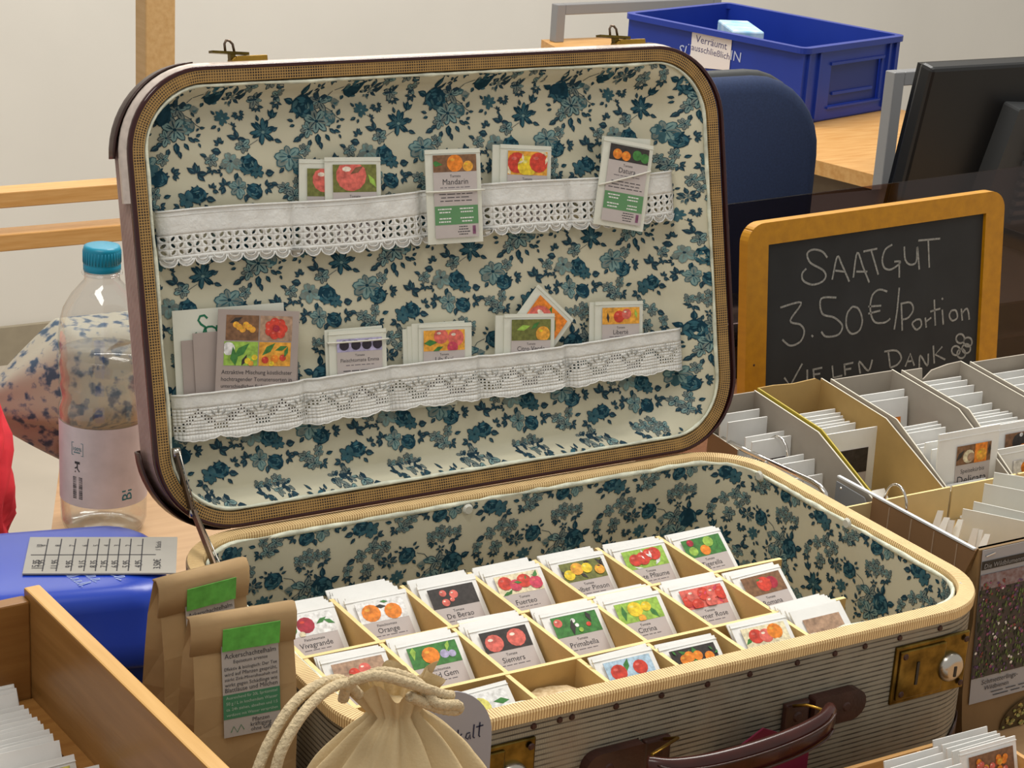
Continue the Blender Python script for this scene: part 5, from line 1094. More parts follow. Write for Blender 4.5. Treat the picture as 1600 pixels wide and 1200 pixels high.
# ------------------------------------------------------------------ clear front organiser with metal rail and rings
t = thing('sorting_box', 'tan and brown open box with bright acrylic edge in front of the file boxes', 'box', (.72, .17, TZ))
MB().box(.6450, .1050, TZ, .6466, .2400, -.0135).build('side_panel', cbb_m, t, world=True)
MB().box(.6440, .1050, -.0135, .6475, .2900, -.0118).build('acrylic_edge', mat('acrylic_edge', '#dfe2e4', .2), t, world=True)
MB().box(.6450, .1035, TZ, .93, .1050, -.0135).build('front_panel', cbb_m, t, world=True)
MB().box(.6466, .1050, TZ, .93, .2390, TZ + .1).build('bottom_panel', cbt_m, t, world=True)
for y in (.215, .185, .155, .125): MB().box(.6444, y, TZ, .6450, y + .0012, -.016).build('clear_rib', mat('rib', '#b29a82', .3), t, world=True)
R = random.Random(8)
for k, (px, py) in enumerate(((1472, 797), (1482, 808), (1490, 812), (1504, 811), (1527, 825), (1535, 827), (1546, 834))):
    p = on_z(px, py, -.0215); Mx = T(p.x, p.y, p.z) @ Rz(.02) @ Ry(.30 + R.uniform(-.1, .1))
    mb = MB(); mb.add([(-.0006, -.006, -.034), (.0006, -.006, -.034), (.0006, .006, -.034), (-.0006, .006, -.034), (-.0006, -.0015, 0), (.0006, -.0015, 0), (.0006, .0045, -.002), (-.0006, .0045, -.002)], [(0, 3, 2, 1), (4, 5, 6, 7), (0, 1, 5, 4), (1, 2, 6, 5), (2, 3, 7, 6), (3, 0, 4, 7)])
    o = mb.build('plant_tag', mat('tag_white', '#eceae2', .4)); o.matrix_world = Mx; tag(o, 'small white pointed plant tag standing in the tan sorting box', 'plant tag', 'white plant tags in the sorting box')
for k, (x, y, ya, h_) in enumerate(((.722, .200, -.95, .048), (.737, .202, -1.0, .050), (.760, .214, -.92, .058), (.778, .221, -.85, .062))):
    mb = MB(); mb.box(0, -.0006, 0, .110, .0006, h_); o = mb.build('glassine_envelope', glass_m); o.matrix_world = T(x, y, -.0715 + .002 * k) @ Rz(ya)
    tag(o, 'translucent glassine envelope standing in the tan sorting box', 'envelope', 'glassine envelopes in the sorting box')
mb = MB(); mb.prism([(.6420, .2880, -.050), (.6420, .2440, -.050), (.6420, .2440, -.0230), (.6420, .2480, -.0180), (.6420, .2880, -.0165)], (.0012, 0, 0)); pl = mb.build('gray_plate', mat('plate_gray', '#85888c', .5), t, world=True)
MB().disc((0, 0, 0), .0015, 10, .0006, M=T(.642, .281, -.021) @ Rz(-PI / 2)).build('rivet', chrome_m, pl, world=True)
t = thing('metal_rail', 'polished metal rail with loop rings along the first file box', 'rail', (.615, .35, TZ))
pts = [(.6085, .455, -.0175), (.6085, .40, -.0160), (.6085, .35, -.0135), (.6085, .285, -.0100), (.6085, .272, -.0105), (.6085, .264, -.0150), (.6085, .260, -.024), (.6085, .260, TZ)]
mb = MB(); mb.tube(pts, .0028, 10); mb.build('rail_bar', chrome_m, t, world=True, smooth=True)
for y in (.3675, .298): mb = MB(); mb.tube([(.6085, y, -.015), (.6085, y, TZ)], .0014, 8); mb.build('rail_post', steel_m, t, world=True, smooth=True)
def ring(x, y, z, ry, rz, lab):
    mb = MB(); n = 20; pts = [(x, y + ry * math.cos(PI * k / n), z + rz * math.sin(PI * k / n)) for k in range(n + 1)]
    pts = [(x, y + ry, z - .05)] + pts + [(x, y - ry, z - .05)]
    mb.tube(pts, .0013, 8); o = mb.build('metal_loop', chrome_m, smooth=True); tag(o, lab, 'ring')
ring(.636, .370, -.020, .0165, .020, 'chrome wire loop standing beside the first file box')
ring(.652, .2160, -.016, .0150, .021, 'chrome wire loop at the corner of the tan sorting box')
# ------------------------------------------------------------------ kraft bag with meadow picture
t = thing('meadow_seed_bag', 'kraft paper bag with a wildflower meadow picture, right of the suitcase', 'paper bag', (.65, .07, TZ))
mb = MB(); rings = []
for k in range(9):
    f_ = k / 8; z = TZ + (.0175 - TZ) * f_; d_ = .046 * (1 - f_ ** 1.5) + .003; b_ = .010 * math.sin(PI * min(1, f_ * 1.6)) if f_ < .6 else 0
    rings.append([(.594 - b_ * .5, .0505 - (.012 * (1 - f_)), z), (.725, .0505 - .012 * (1 - f_), z), (.718, .055 + d_ * .5, z), (.725, .0505 + d_, z), (.594, .0505 + d_, z), (.598, .055 + d_ * .5, z)])
loft(mb, rings); mb.build('bag_body', mat('kraft_dark', '#7d6340', .75, var=.1, vscale=25, bump=.5, bscale=40), t, world=True)
def LB(z0, z1, m, nm, o_=0, x0=.5965, x1=.72):
    mb = MB(); f = lambda z: .0505 - .012 * (1 - (z - TZ) / (.0175 - TZ)) - .0014 - o_
    mb.add([(x0, f(z0), z0), (x1, f(z0), z0), (x1, f(z1), z1), (x0, f(z1), z1)], [(0, 1, 2, 3)]); return mb.build(nm, m, t, world=True, solid=.0004)
lb3 = LB(-.1220, .0175, mat('header_gray', '#9b9a9c', .5), 'label')
mead = mat('meadow_print', '#2c3520', .5, col2='#43303a', vscale=150)
LB(-.0985, -.0045, mead, 'meadow_picture', .0006)
LB(-.018, -.0045, mat('meadow_haze', '#8c8386', .5, col2='#6d4a48', vscale=220), 'picture_sky', .0008)
LB(.0000, .0075, black_m, 'black_band', .0007)
R = random.Random(9); mb = MB(); cs = [mat('fl_white', '#d9d4cc', .6), mat('fl_pink', '#8c4a66', .6), mat('fl_violet', '#5b3f66', .6), mat('fl_green', '#566a33', .6), mat('fl_red', '#7b3a34', .6), mat('fl_dark', '#1f2a18', .6)]
for i in range(900):
    x = R.uniform(.5975, .719); z = R.uniform(-.0975, -.012); r = R.uniform(.0006, .0019); yy = .0505 - .012 * (1 - (z - TZ) / (.0175 - TZ)) - .0014 - .0011
    c = R.choices(range(6), (.5, 1.4 if z > -.07 else .5, 1.6, 3, 1.5 if z > -.03 else .2, 3))[0]; a0 = R.random() * 6
    mb.add([(x + r * (.7 if c in (3, 5) else 1) * math.cos(a0 + 2 * PI * q / 5), yy - R.uniform(0, .0002), z + r * (1.5 if c in (3, 5) else 1) * math.sin(a0 + 2 * PI * q / 5)) for q in range(5)], [tuple(range(5))], c)
tag(mb.build('meadow_flowers', cs, t, world=True), kind='stuff')
m0 = MB()
fy = lambda z: .0505 - .012 * (1 - (z - TZ) / (.0175 - TZ)) - .0014 - .0010
text(m0, 'Schmetterlings-', .6085, -.1035, size=.0068, y=fy(-.1035), align='l'); text(m0, 'Wildbienen', .6120, -.1095, size=.0062, y=fy(-.1095), align='l')
bars(m0, .610, .700, -.1150, 2, .0035, .0008, 0, fy(-.1150), 3)
text(m0, 'Die Wildblumenmischung', .5990, .0034, size=.0062, y=fy(.0034) - .0004, align='l', mi=1)
m0.build('lettering', [ink_m, mat('band_text', '#8f8f90', .6)], t, world=True)
mb = MB(); mb.tube([(.6000, fy(.0120), .0120), (.6100, fy(.0130), .0138)], .0006, 6); mb.build('staple', chrome_m, t, world=True)
mb = MB(); z0 = -.150
mb.add([(.672 + .030 * math.cos(a) * 1.2, fy(-.15) + .0006, -.152 + .024 * math.sin(a)) for a in [2 * PI * k / 24 for k in range(24)]], [tuple(range(24))]); wn = mb.build('window', mat('seed_window', '#4b3b20', .5), t, world=True)
mb = MB()
for i in range(160):
    a = R.uniform(0, 2 * PI); rr_ = math.sqrt(R.random()); x = .672 + .034 * rr_ * math.cos(a); z = -.152 + .022 * rr_ * math.sin(a); r = R.uniform(.001, .0024); a0 = R.random() * 6
    if z < TZ + .001: continue
    mb.add([(x + r * math.cos(a0 + 2 * PI * q / 5), fy(z) - .0004 - R.uniform(0, .001), z + r * .8 * math.sin(a0 + 2 * PI * q / 5)) for q in range(5)], [tuple(range(5))], R.randrange(3))
tag(mb.build('seeds', [mat('seed_a', '#9a9a58', .7), mat('seed_b', '#b59c5a', .7), mat('seed_c', '#7a6a38', .7)], wn, world=True), kind='stuff')
# ------------------------------------------------------------------ small wooden crate bottom right
Mr = T(.345, -.24, TZ)
t = thing('small_seed_crate', 'small light wooden crate of seed packets at the lower right corner', 'crate', Mr)
CW, CL, CH = .1865, .2, .065
MB().box(0, 0, 0, CW, CL, .004).build('bottom_board', beech_m, t)
for x0 in (0, CW - .004): MB().box(x0, 0, .004, x0 + .004, CL, CH).build('side_board', beech_m, t, bevel=.0006)
for y0 in (0, CL - .004): MB().box(.004, y0, .004, CW - .004, y0 + .004, CH).build('end_board', beech_m, t, bevel=.0006)
MB().box(.113, .004, .004, .1165, CL - .004, CH - .001).build('divider', beech_m, t); MB().box(.050, .004, .004, .0535, CL - .004, CH - .001).build('divider', beech_m, t)
R = random.Random(77)
def crpk(x, n, y0, y1, zt, lab, grp, w_, strip=None, alt=None):
    for i in range(n):
        f_ = i / max(1, n - 1); y = y0 + (y1 - y0) * f_
        M = Mr @ T(x + R.uniform(-.002, .002), y, .006) @ Rz(R.uniform(-.03, .03)) @ Rx(-.30) ; plain_packet(M, lab, grp, w_, zt, None, strip=(strip if (alt is None or i % alt == 0) else None))
crpk(.083, 8, .150, .085, .078, 'white seed packet in the middle compartment of the small light crate', 'packets in the middle of the small crate', .054, 'tan', 4)
crpk(.027, 3, .110, .080, .072, 'white seed packet in the left compartment of the small light crate', 'packets in the left of the small crate', .042)
crpk(.150, 1, .168, .168, .072, 'white seed packet with brown strip at the back right of the small light crate', None, .056, 'brown')
crpk(.150, 3, .156, .146, .074, 'white seed packet behind the speckled picture packet in the small light crate', 'packets behind the speckled picture packet', .056)
packet(Mr @ T(.1505, .1375, .008) @ Rx(-.30), 'seed packet with small orange fruits on brown in the small light crate', 'brown', [('blob', R.choice(('amber', 'orange', 'rose')), .2 + .6 * R.random(), .15 + .65 * R.random(), .11) for _ in range(22)], 'Ocker', w_=.058, h_=.076, seed=61, pz=(.58, .92))
# ------------------------------------------------------------------ chalkboard
mbd = T(.758, .5655, TZ) @ Rx(-math.radians(5)) @ Ry(-math.radians(1.7))
BWd, BH = .373, .303; t = thing('chalkboard', 'yellow framed chalkboard with handwritten price text behind the file boxes', 'chalkboard', mbd)
fw = .0285; iw = [(p[0], p[1]) for p in rr(fw, .026, BWd - fw, BH - .0245, .0005, 1)]
outer = [(p[0], p[1]) for p in rr(0, 0, BWd, BH, .022, 8)]
def frame_seg(a0, a1, b0, b1, nm):   # wooden frame pieces
    pass
inn = [(fw, .026), (BWd - fw, .026), (BWd - fw, BH - .0245), (fw, BH - .0245)]
pieces = {'frame_top': [inn[3], inn[2]] + [q for q in outer if q[1] > BH - .0225][::1], 'frame_left': None}
n8 = len(outer); cidx = lambda ang: None
# corners order: lower right (0..8), upper right (9..17), upper left (18..26), lower left (27..35)
def poly_piece(idx, ia, ib, nm):
    mb = MB(); pts = [outer[i % n8] for i in idx]; ring_ = [(x, 0, z) for x, z in pts] + [(ib[0], 0, ib[1]), (ia[0], 0, ia[1])]
    mb.prism(ring_, (0, .014, 0)); mb.build(nm, yel_m, t, bevel=.0014)
poly_piece(range(13, 23), inn[3], inn[2], 'frame_rail') if False else None
poly_piece(list(range(4, 14)), inn[1], inn[2], 'frame_side'); poly_piece(list(range(13, 23)), inn[2], inn[3], 'frame_rail')
poly_piece(list(range(22, 32)), inn[3], inn[0], 'frame_side'); poly_piece(list(range(31, 36)) + list(range(0, 5)), inn[0], inn[1], 'frame_rail')
MB().box(fw - .002, .0045, .024, BWd - fw + .002, .0105, BH - .0225).build('slate', slate_m, t)
MB().disc((.012, -.0002, BH * .485), .0014, 8, .0004).build('peg_hole', nail_m, t)
inv = mbd.inverted(); nrm = mbd.to_3x3() @ Vector((0, -1, 0)); p0 = mbd @ Vector((0, .0045, 0))
def bd(x, z):
    d_ = ray(1100 + x * .3125, 240 + z * .3125); q = CAM + d_ * ((p0 - CAM).dot(nrm) / d_.dot(nrm)); q = inv @ q; return (q.x, q.z)
CH_ = [[(615,520),(590,490),(545,480),(515,500),(530,545),(590,580),(608,610),(590,640),(540,655),(495,635),(490,600),(510,575)], [(640,630),(665,515),(690,560),(725,640)], [(655,585),(700,590)], [(745,620),(765,495),(795,570),(825,645)], [(760,590),(815,590)], [(795,490),(865,475)], [(835,485),(870,605)],
 [(940,455),(905,480),(890,530),(900,570),(930,580),(965,560),(980,540),(950,540)], [(975,545),(975,620)], [(1000,465),(1005,530),(1030,555),(1060,540),(1065,465),(1075,580)], [(1070,435),(1180,425)], [(1120,432),(1125,570)],
 [(380,770),(485,745),(430,835),(480,855),(500,890),(480,940),(430,960),(390,930)], [(536,908),(544,916)], [(660,720),(585,725),(590,800),(650,820),(690,860),(670,905),(610,915),(585,890)], [(740,765),(715,800),(710,860),(735,900),(775,885),(790,830),(770,775),(740,765)],
 [(915,690),(875,680),(840,710),(830,780),(850,840),(900,845),(930,825)], [(820,765),(885,760)], [(820,800),(880,785)], [(975,670),(965,780),(950,880)], [(985,745),(990,885)], [(985,750),(1030,745),(1045,780),(1020,820),(990,830)], [(1060,830),(1040,850),(1060,880),(1085,860),(1080,830),(1060,830)],
 [(1105,820),(1110,870)], [(1108,840),(1135,820)], [(1150,730),(1155,860)], [(1130,790),(1180,775)], [(1190,780),(1195,855)], [(1188,722),(1193,730)], [(1235,785),(1225,810),(1240,835),(1265,820),(1258,785),(1235,785)], [(1285,775),(1290,835)], [(1288,800),(1310,775),(1320,790),(1325,830)],
 [(400,1120),(430,1160),(490,1050)], [(515,1080),(515,1140)], [(545,1075),(550,1135)], [(545,1080),(590,1070)], [(548,1105),(580,1100)], [(640,1060),(645,1120),(690,1110)], [(700,1050),(705,1110)], [(700,1055),(745,1045)], [(702,1080),(735,1075)], [(780,1100),(775,1040),(820,1085),(840,1030)],
 [(920,990),(930,1070)], [(900,990),(960,985),(985,1020),(965,1055),(930,1070)], [(1005,1065),(1030,1000),(1050,1060)], [(1015,1040),(1045,1035)], [(1075,1070),(1080,1010),(1115,1060),(1120,1000)], [(1145,960),(1150,1050)], [(1190,965),(1155,1005),(1205,1030)]]
for cx, cy in ((1280,925),(1318,942),(1310,975),(1285,1000),(1258,985)): CH_.append([(cx + 21 * math.cos(2 * PI * k / 10), cy + 23 * math.sin(2 * PI * k / 10)) for k in range(11)])
mb = MB()
def smooth2(P): return [(v.x, v.y) for v in spl([Vector((a, b, 0)) for a, b in P], 5)] if len(P) > 3 else P
for s_ in CH_: stroke(mb, [bd(*q) for q in smooth2(s_)], .0023, 0, .0042)
mb.build('chalk_writing', chalk_m, t)
# ------------------------------------------------------------------ smoked acrylic screen, black things behind
t = thing('acrylic_screen', 'low smoked acrylic screen behind the chalkboard', 'screen', (1.15, .69, TZ))
mb = MB(); mb.prism([(.70, .688, TZ), (1.70, .688, TZ), (1.70, .688, .168), (.70, .688, .1395)], (0, .003, 0)); mb.build('pane', smoke_m, t, world=True)
t = thing('black_case', 'glossy black rounded case on the table behind the lid edge', 'case', (1.02, .96, TZ))
mb = MB(); loft(mb, [[(1.02 + (x - 1.02) * s_, .96 + (y - .96) * s_, z) for x, y, z in rbox(.90, 1.14, .89, 1.03, .04, zz)] for s_, zz in ((.94, TZ), (1, TZ + .01), (1, -.105), (.95, -.090), (.80, -.083))]); cs_ = mb.build('case_body', gloss_m, t, world=True, smooth=True)
MB().tube([(.99, .885, -.11), (.99, .875, -.10), (1.05, .875, -.10), (1.05, .885, -.11)], .004, 8).build('case_handle', charcoal_m, t, world=True, smooth=True)
t = thing('letter_trays', 'stack of dark letter trays right of the chalkboard', 'letter tray', (1.40, .92, TZ))
for k in range(3):
    z = TZ + .003 + .046 * k; mb = MB(); mb.box(1.235, .78, z, 1.56, 1.06, z + .004); mb.box(1.235, .78, z, 1.239, 1.06, z + .030); mb.box(1.556, .78, z, 1.56, 1.06, z + .030); mb.box(1.239, 1.056, z, 1.556, 1.06, z + .030); mb.build('tray_shelf', charcoal_m if k % 2 else black_m, t, world=True)
for x in (1.24, 1.555):
    for y in (.79, 1.05): MB().box(x - .004, y - .004, TZ, x + .004, y + .004, TZ + .125).build('tray_post', black_m, t, world=True)
# ------------------------------------------------------------------ office chair
t = thing('office_chair', 'navy blue upholstered office chair behind the suitcase lid', 'chair', (1.40, 1.60, FZ))
def pad(x0, x1, z0, z1, r, y, dep, puff, nm, m, n=9):
    mb = MB(); rg = []
    for k in range(n):
        f_ = k / (n - 1); i_ = .5 * dep * (1 - math.sqrt(max(0, 1 - (2 * f_ - 1) ** 2 * .98))); rg.append([(p[0], y - dep / 2 + dep * f_ + .10 * ((p[0] - (x0 + x1) / 2) ** 2) * -2.0, p[1]) for p in rr(x0 + i_, z0 + i_, x1 - i_, z1 - i_, max(.01, r - i_), 8)])
    loft(mb, rg); return mb.build(nm, m, t, world=True, smooth=True)
pad(1.205, 1.596, -.365, .104, .135, 1.505, .055, 0, 'backrest', chair_m); pad(1.198, 1.602, -.372, .109, .138, 1.535, .030, 0, 'back_shell', charcoal_m)
mb = MB(); mb.tube([(1.40, 1.56, -.20), (1.40, 1.60, -.45), (1.40, 1.58, -.56), (1.40, 1.40, -.58)], .022, 10); mb.build('back_support', black_m, t, world=True, smooth=True)
mb = MB(); loft(mb, [rbox(1.18 + i, 1.62 - i, 1.06 + i, 1.50 - i, .08, z) for i, z in ((.02, -.57), (0, -.55), (0, -.51), (.02, -.495))]); mb.build('seat', chair_m, t, world=True, smooth=True)
mb = MB(); mb.tube([(1.40, 1.30, -.57), (1.40, 1.30, -.93)], .025, 12); mb.build('gas_column', black_m, t, world=True, smooth=True)
for k in range(5):
    a = 2 * PI * k / 5 + .3; e_ = (1.40 + .28 * math.cos(a), 1.30 + .28 * math.sin(a)); mb = MB(); mb.tube([(1.40, 1.30, -.90), (e_[0], e_[1], -.93)], [.022, .014], 8); lg = mb.build('leg', black_m, t, world=True, smooth=True)
    mb = MB(); mb.tube([(e_[0] - .01, e_[1], -.972), (e_[0] + .01, e_[1], -.972)], .028, 14); mb.build('caster', charcoal_m, lg, world=True, smooth=True)
# ------------------------------------------------------------------ wooden desk with metal frames, blue crate
DZ = TZ
t = thing('wooden_desk', 'light wooden desk with gray metal frame carrying the blue crate', 'desk', (2.5, 2.7, FZ))
dp_ = [(1.974, 1.763), (2.36, 1.82), (2.47, 2.22), (2.36, 3.2), (2.13, 3.2), (1.89, 2.15), (1.94, 1.916)]
mb = MB(); mb.prism([(x, y, DZ - .028) for x, y in dp_], (0, 0, .028)); mb.build('desktop', desk_m, t, world=True)
mb = MB(); mb.prism([(x, y, FZ + .02) for x, y in [(2.0, 1.80), (2.34, 1.86), (2.44, 2.22), (2.34, 3.1), (2.16, 3.1), (1.93, 2.15)]], (0, 0, DZ - .03 - FZ - .02)); mb.build('side_panel', mat('desk_shade', '#6b5a44', .6, var=.06), t, world=True)  # dark block added in place of the shadow under the desk
def tube_frame(x0, y0, x1, y1, z0, z1, wd, nm):
    d_ = Vector((x1 - x0, y1 - y0, 0)).normalized(); a = math.atan2(d_.y, d_.x); L_ = math.hypot(x1 - x0, y1 - y0); M = T(x0, y0, 0) @ Rz(a); mb = MB()
    mb.box(0, -wd / 2, z0, wd, wd / 2, z1, M=M); mb.box(L_ - wd, -wd / 2, z0, L_, wd / 2, z1, M=M); mb.box(wd, -wd / 2, z1 - wd, L_ - wd, wd / 2, z1, M=M); return mb.build(nm, greym_m, t, world=True, bevel=.002)
tube_frame(2.140, 3.165, 2.66, 3.19, DZ, -.062, .026, 'metal_frame')
tube_frame(1.966, 1.742, 2.60, 1.762, FZ, .0445, .026, 'metal_frame')
for x, y in ((2.32, 3.12), (2.17, 3.12)): MB().box(x, y, FZ, x + .03, y + .03, DZ - .028).build('leg', greym_m, t, world=True)
Mcr = T(2.1136, 2.1676, DZ) @ Rz(.253); cw_, cl_, chh = .346, .479, .162
t = thing('blue_crate', 'large blue plastic crate with a paper note standing on the desk', 'crate', Mcr)
MB().box(.004, .004, 0, cw_ - .004, cl_ - .004, .005).build('crate_floor', bluek_m, t)
def wall(x0, y0, x1, y1, nm):
    mb = MB(); mb.box(x0, y0, .004, x1, y1, chh - .012); o = mb.build(nm, bluek_m, t); return o
wall(0, 0, .006, cl_, 'long_wall'); wall(cw_ - .006, 0, cw_, cl_, 'long_wall')
# short wall with handle recess
mb = MB(); hx0, hx1, hz0, hz1 = .10, .285, .030, .118
for b_ in ((.006, 0, .004, hx0, .006, chh - .012), (hx1, 0, .004, cw_ - .006, .006, chh - .012), (hx0, 0, .004, hx1, .006, hz0), (hx0, 0, hz1, hx1, .006, chh - .012)): mb.box(*b_)
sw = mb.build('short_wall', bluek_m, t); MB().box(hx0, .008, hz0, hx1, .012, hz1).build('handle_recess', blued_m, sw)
mb = MB(); mb.box(hx0 - .004, -.004, hz0 - .004, hx1 + .004, 0, hz0); mb.box(hx0 - .004, -.004, hz1, hx1 + .004, 0, hz1 + .006); mb.box(hx0 + .02, .004, hz0 + .022, hx1 - .02, .010, hz0 + .028); mb.build('handle_rib', bluek_m, sw)
for x in (.012, .05, .30, .325): MB().box(x, -.006, .01, x + .006, 0, chh - .014).build('wall_rib', bluek_m, sw)
wall(.006, cl_ - .006, cw_ - .006, cl_, 'short_wall')
mb = MB(); o_ = [(p[0], p[1]) for p in rr(-.010, -.010, cw_ + .010, cl_ + .010, .022, 5)]; i_ = [(p[0], p[1]) for p in rr(.006, .006, cw_ - .006, cl_ - .006, .010, 5)]; n = len(o_)
v = [(x, y, chh - .012) for x, y in o_] + [(x, y, chh) for x, y in o_] + [(x, y, chh) for x, y in i_] + [(x, y, chh - .012) for x, y in i_]
mb.add(v, [(k * n + j, k * n + (j + 1) % n, ((k + 1) % 4) * n + (j + 1) % n, ((k + 1) % 4) * n + j) for k in range(4) for j in range(n)]); mb.build('rim', bluek_m, t)
for k in range(6): MB().box(.008, cl_ - .06 - k * .022, .11, .013, cl_ - .057 - k * .022, chh - .012).build('inner_rib', bluek_m, t)
# note and lettering on the long side, facing -x
ci = Mcr.inverted(); nn = Mcr.to_3x3() @ Vector((-1, 0, 0))
def cs2(px, py): d_ = ray(px, py); q = CAM + d_ * ((Mcr.translation - CAM).dot(nn) / d_.dot(nn)); q = ci @ q; return q.y, q.z
q = [cs2(*a) for a in ((1083, 42), (1145, 55), (1140, 110), (1078, 104))]
Ms_ = Mcr @ Matrix(((0, 1, 0, -.0012), (-1, 0, 0, 0), (0, 0, 1, 0), (0, 0, 0, 1)))    # local x runs towards -y of the crate
mb = MB(); mb.prism([(-a, -.0002, min(b, .150)) for a, b in q], (0, -.0006, 0)); nt_ = thing('paper_note', 'white handwritten paper note stuck on the blue crate', 'note', Ms_); mb.build('paper', mat('note_paper', '#dcd8d8', .8), nt_)
ml = sum(-a for a, b in q) / 4; mz = sum(b for a, b in q) / 4
mb = MB(); text(mb, 'Verräumt', ml, mz + .016, size=.022, width=.095, y=-.0010, rot=-.04); text(mb, 'ausschließlich', ml, mz - .004, size=.02, width=.105, y=-.0010, rot=-.04); mb.build('handwriting', mat('violet_ink', '#3b3768', .7), nt_)
m0 = MB(); a1 = cs2(1071, 80); a2 = cs2(1150, 88); text(m0, 'SÜ', -a1[0], a1[1], size=.034, y=-.0004, shear=.2); text(m0, 'IN', -a2[0], a2[1], size=.030, y=-.0004, rot=-.05)
m0.v = [Matrix(((0, 1, 0, -.0006), (-1, 0, 0, 0), (0, 0, 1, 0), (0, 0, 0, 1))) @ v_ for v_ in m0.v]; m0.build('white_lettering', mat('crate_print', '#aab6d8', .6), t)
o = MB().box(-.075, -.035, 0, .075, .035, .055); o = o.build('blue_packet', [mat('cyan_pack', '#7fb4d6', .5, col2='#cfe0ea', vscale=30)], bevel=.004); o.matrix_world = Mcr @ T(.15, .285, .098) @ Rz(.9); tag(o, 'pale blue and white packet lying inside the blue crate', 'packet')
o = MB().box(-.09, -.12, 0, .12, .1, .09).build('storage_pouch', mat('pouch_blue', '#28407c', .6, var=.1), bevel=.01); o.matrix_world = Mcr @ T(.15, .24, .006); tag(o, 'dark blue pouch filling the bottom of the blue crate', 'pouch')
# ------------------------------------------------------------------ monitor on a dark cabinet
Mm = T(1.525, 1.220, -.155) @ Rz(0) @ Rx(math.radians(9.5))
t = thing('computer_monitor', 'large black computer monitor seen from behind at the right', 'monitor', Mm)
MB().box(0, 0, .0, .62, .03, .335).build('back_housing', black_m, t, bevel=.006)
MB().box(.004, .028, .004, .616, .038, .331).build('screen_bezel', gloss_m, t)
MB().prism([(.135, 0, .06), (.50, 0, .06), (.48, 0, .25), (.165, 0, .275)], (0, -.035, 0)).build('rear_bulge', charcoal_m, t, bevel=.004)
for k in range(10): MB().box(.20, -.046, .085 + .016 * k, .46, -.035, .092 + .016 * k).build('vent_slat', mat('vent', '#4a4c4e', .4), t)
t = thing('dark_cabinet', 'dark low cabinet under the monitor', 'cabinet', (1.85, 1.45, FZ))
MB().box(1.66, 1.20, FZ, 2.6, 1.70, -.165).build('cabinet_body', mat('cabinet_dark', '#2c2825', .5), t, world=True)
for k in range(3): MB().box(1.67 + .31 * k, 1.193, FZ + .05, 1.97 + .31 * k, 1.20, -.185).build('cabinet_door', mat('cabinet_door', '#332e2a', .5), t, world=True)
o = MB(); 
t = thing('monitor_stand', 'black stand foot of the monitor', 'stand', (1.8, 1.3, -.165)); MB().box(1.70, 1.22, -.165, 1.98, 1.42, -.157).build('foot', black_m, t, world=True, bevel=.002); MB().box(1.80, 1.28, -.157, 1.88, 1.30, -.05).build('neck', black_m, t, world=True)
# ------------------------------------------------------------------ wooden frame, red crepe and floral cloth on the left
t = thing('wooden_rack', 'light wooden frame of post and rails against the wall, left of the lid', 'rack', (.2, 1.6, FZ))
MB().box(.466, 1.60, FZ, .510, 1.640, .42).build('post', beech2_m, t, world=True, bevel=.002); MB().box(-.62, 1.60, FZ, -.567, 1.65, .42).build('post', beech2_m, t, world=True, bevel=.002)
for z0, z1 in ((-.0450, -.0225), (-.1065, -.0825)): MB().box(-.567, 1.602, z0, .457, 1.640, z1).build('rail', beech_m, t, world=True, bevel=.0015)
MB().box(-.567, 1.602, -.9, .457, 1.64, -.87).build('rail', beech_m, t, world=True, bevel=.0015)
R = random.Random(5)
def redp(u, v):
    a = 2 * PI * u; z = FZ + (.01 - FZ) * v; r = .085 + .006 * math.sin(11 * a + 5 * math.sin(z * 30)) + .006 * noise.noise(Vector((a * 3, z * 25, 0))) - .03 * max(0, v - .9) / .1
    return Vector((-.050 + r * math.cos(a), .90 + r * math.sin(a), z))
mb = MB(); mb.grid(redp, 60, 90, closed_u=True); mb.poly([redp(k / 60, 1) for k in range(60)]); mb.poly([redp(k / 60, 0) for k in range(60)][::-1]); tag(mb.build('red_crepe_roll', red_m, smooth=True), 'crinkled red crepe paper roll at the left edge of the picture', 'paper roll')
cm_ = bpy.data.materials.new('floral_wrap'); cm_.use_nodes = True; N = cm_.node_tree.nodes; L = cm_.node_tree.links; b = N['Principled BSDF']; b.inputs['Roughness'].default_value = .8
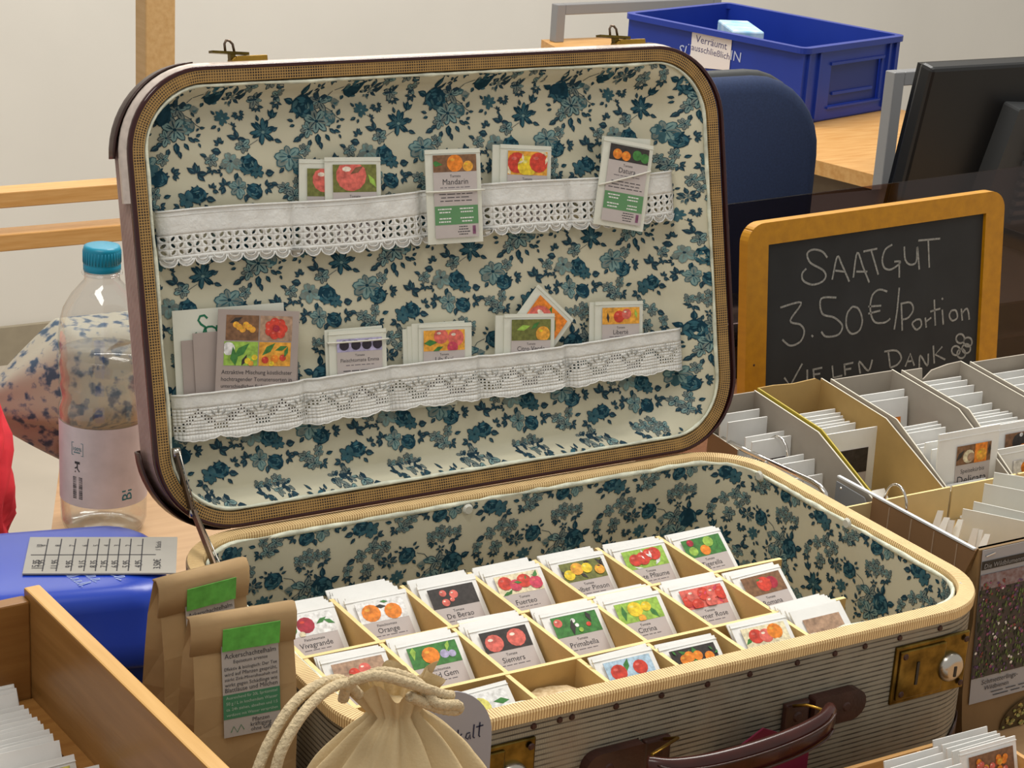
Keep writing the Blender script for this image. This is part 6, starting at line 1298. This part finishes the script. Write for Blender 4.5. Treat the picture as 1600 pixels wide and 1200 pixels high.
tc = N.new('ShaderNodeTexCoord'); vo = N.new('ShaderNodeTexNoise'); vo.inputs['Scale'].default_value = 75; vo.inputs['Detail'].default_value = 4; cr = N.new('ShaderNodeValToRGB'); L.new(tc.outputs['Object'], vo.inputs['Vector']); L.new(vo.outputs['Fac'], cr.inputs[0])
cr.color_ramp.elements[0].color = lin('#3f5468'); cr.color_ramp.elements[0].position = .38; cr.color_ramp.elements[1].color = lin('#aaa594'); cr.color_ramp.elements[1].position = .50; e_ = cr.color_ramp.elements.new(.44); e_.color = lin('#7d8286'); L.new(cr.outputs[0], b.inputs['Base Color'])
def wrap(u, v):
    a = 2 * PI * u; x = .052 + .27 * v; r = .010 + .070 * min(1, v * 3.0) ** .85; zc = -.108 + .006 * min(1, v * 3); k = 1 + .07 * math.sin(5 * a + 3) * (1 - .5 * v) - .22 * math.exp(-((a - 3.75) / .28) ** 2) * min(1, v * 5)
    z = zc + r * k * math.sin(a) * 1.02; y = 1.02 + r * k * math.cos(a) * .75
    if x > tl(y): z = max(z, TZ + .0015)
    return Vector((x, y, z))
mb = MB(); mb.grid(wrap, 70, 50, closed_u=True); mb.poly([wrap(k / 70, 0) for k in range(70)]); mb.poly([wrap(k / 70, 1) for k in range(70)][::-1]); o = mb.build('floral_pouch', cm_, smooth=True); tag(o, 'gathered floral fabric pouch behind the water bottle', 'pouch')
# ------------------------------------------------------------------ each look-alike of a stack says which one it is
by_label = {}
for o in list(COL.objects):
    if o.get('group') and o.get('label'): by_label.setdefault(o['label'], []).append(o)
ORD = ['nearest', 'second', 'third', 'fourth', 'fifth', 'sixth', 'seventh', 'eighth', 'ninth', 'tenth']
for lab, os_ in by_label.items():
    if len(os_) < 2: continue
    os_.sort(key=lambda o: (o.matrix_world.translation - CAM).length)
    n_words = len(lab.split())
    for i, o in enumerate(os_):
        if i == len(os_) - 1: suffix = ', the rearmost' if n_words <= 14 else ', rearmost'
        elif i == 0: suffix = ', the nearest' if n_words <= 14 else ', nearest'
        else: suffix = (', %s from front' if n_words <= 13 else ', %s') % ORD[i]
        o['label'] = lab + suffix
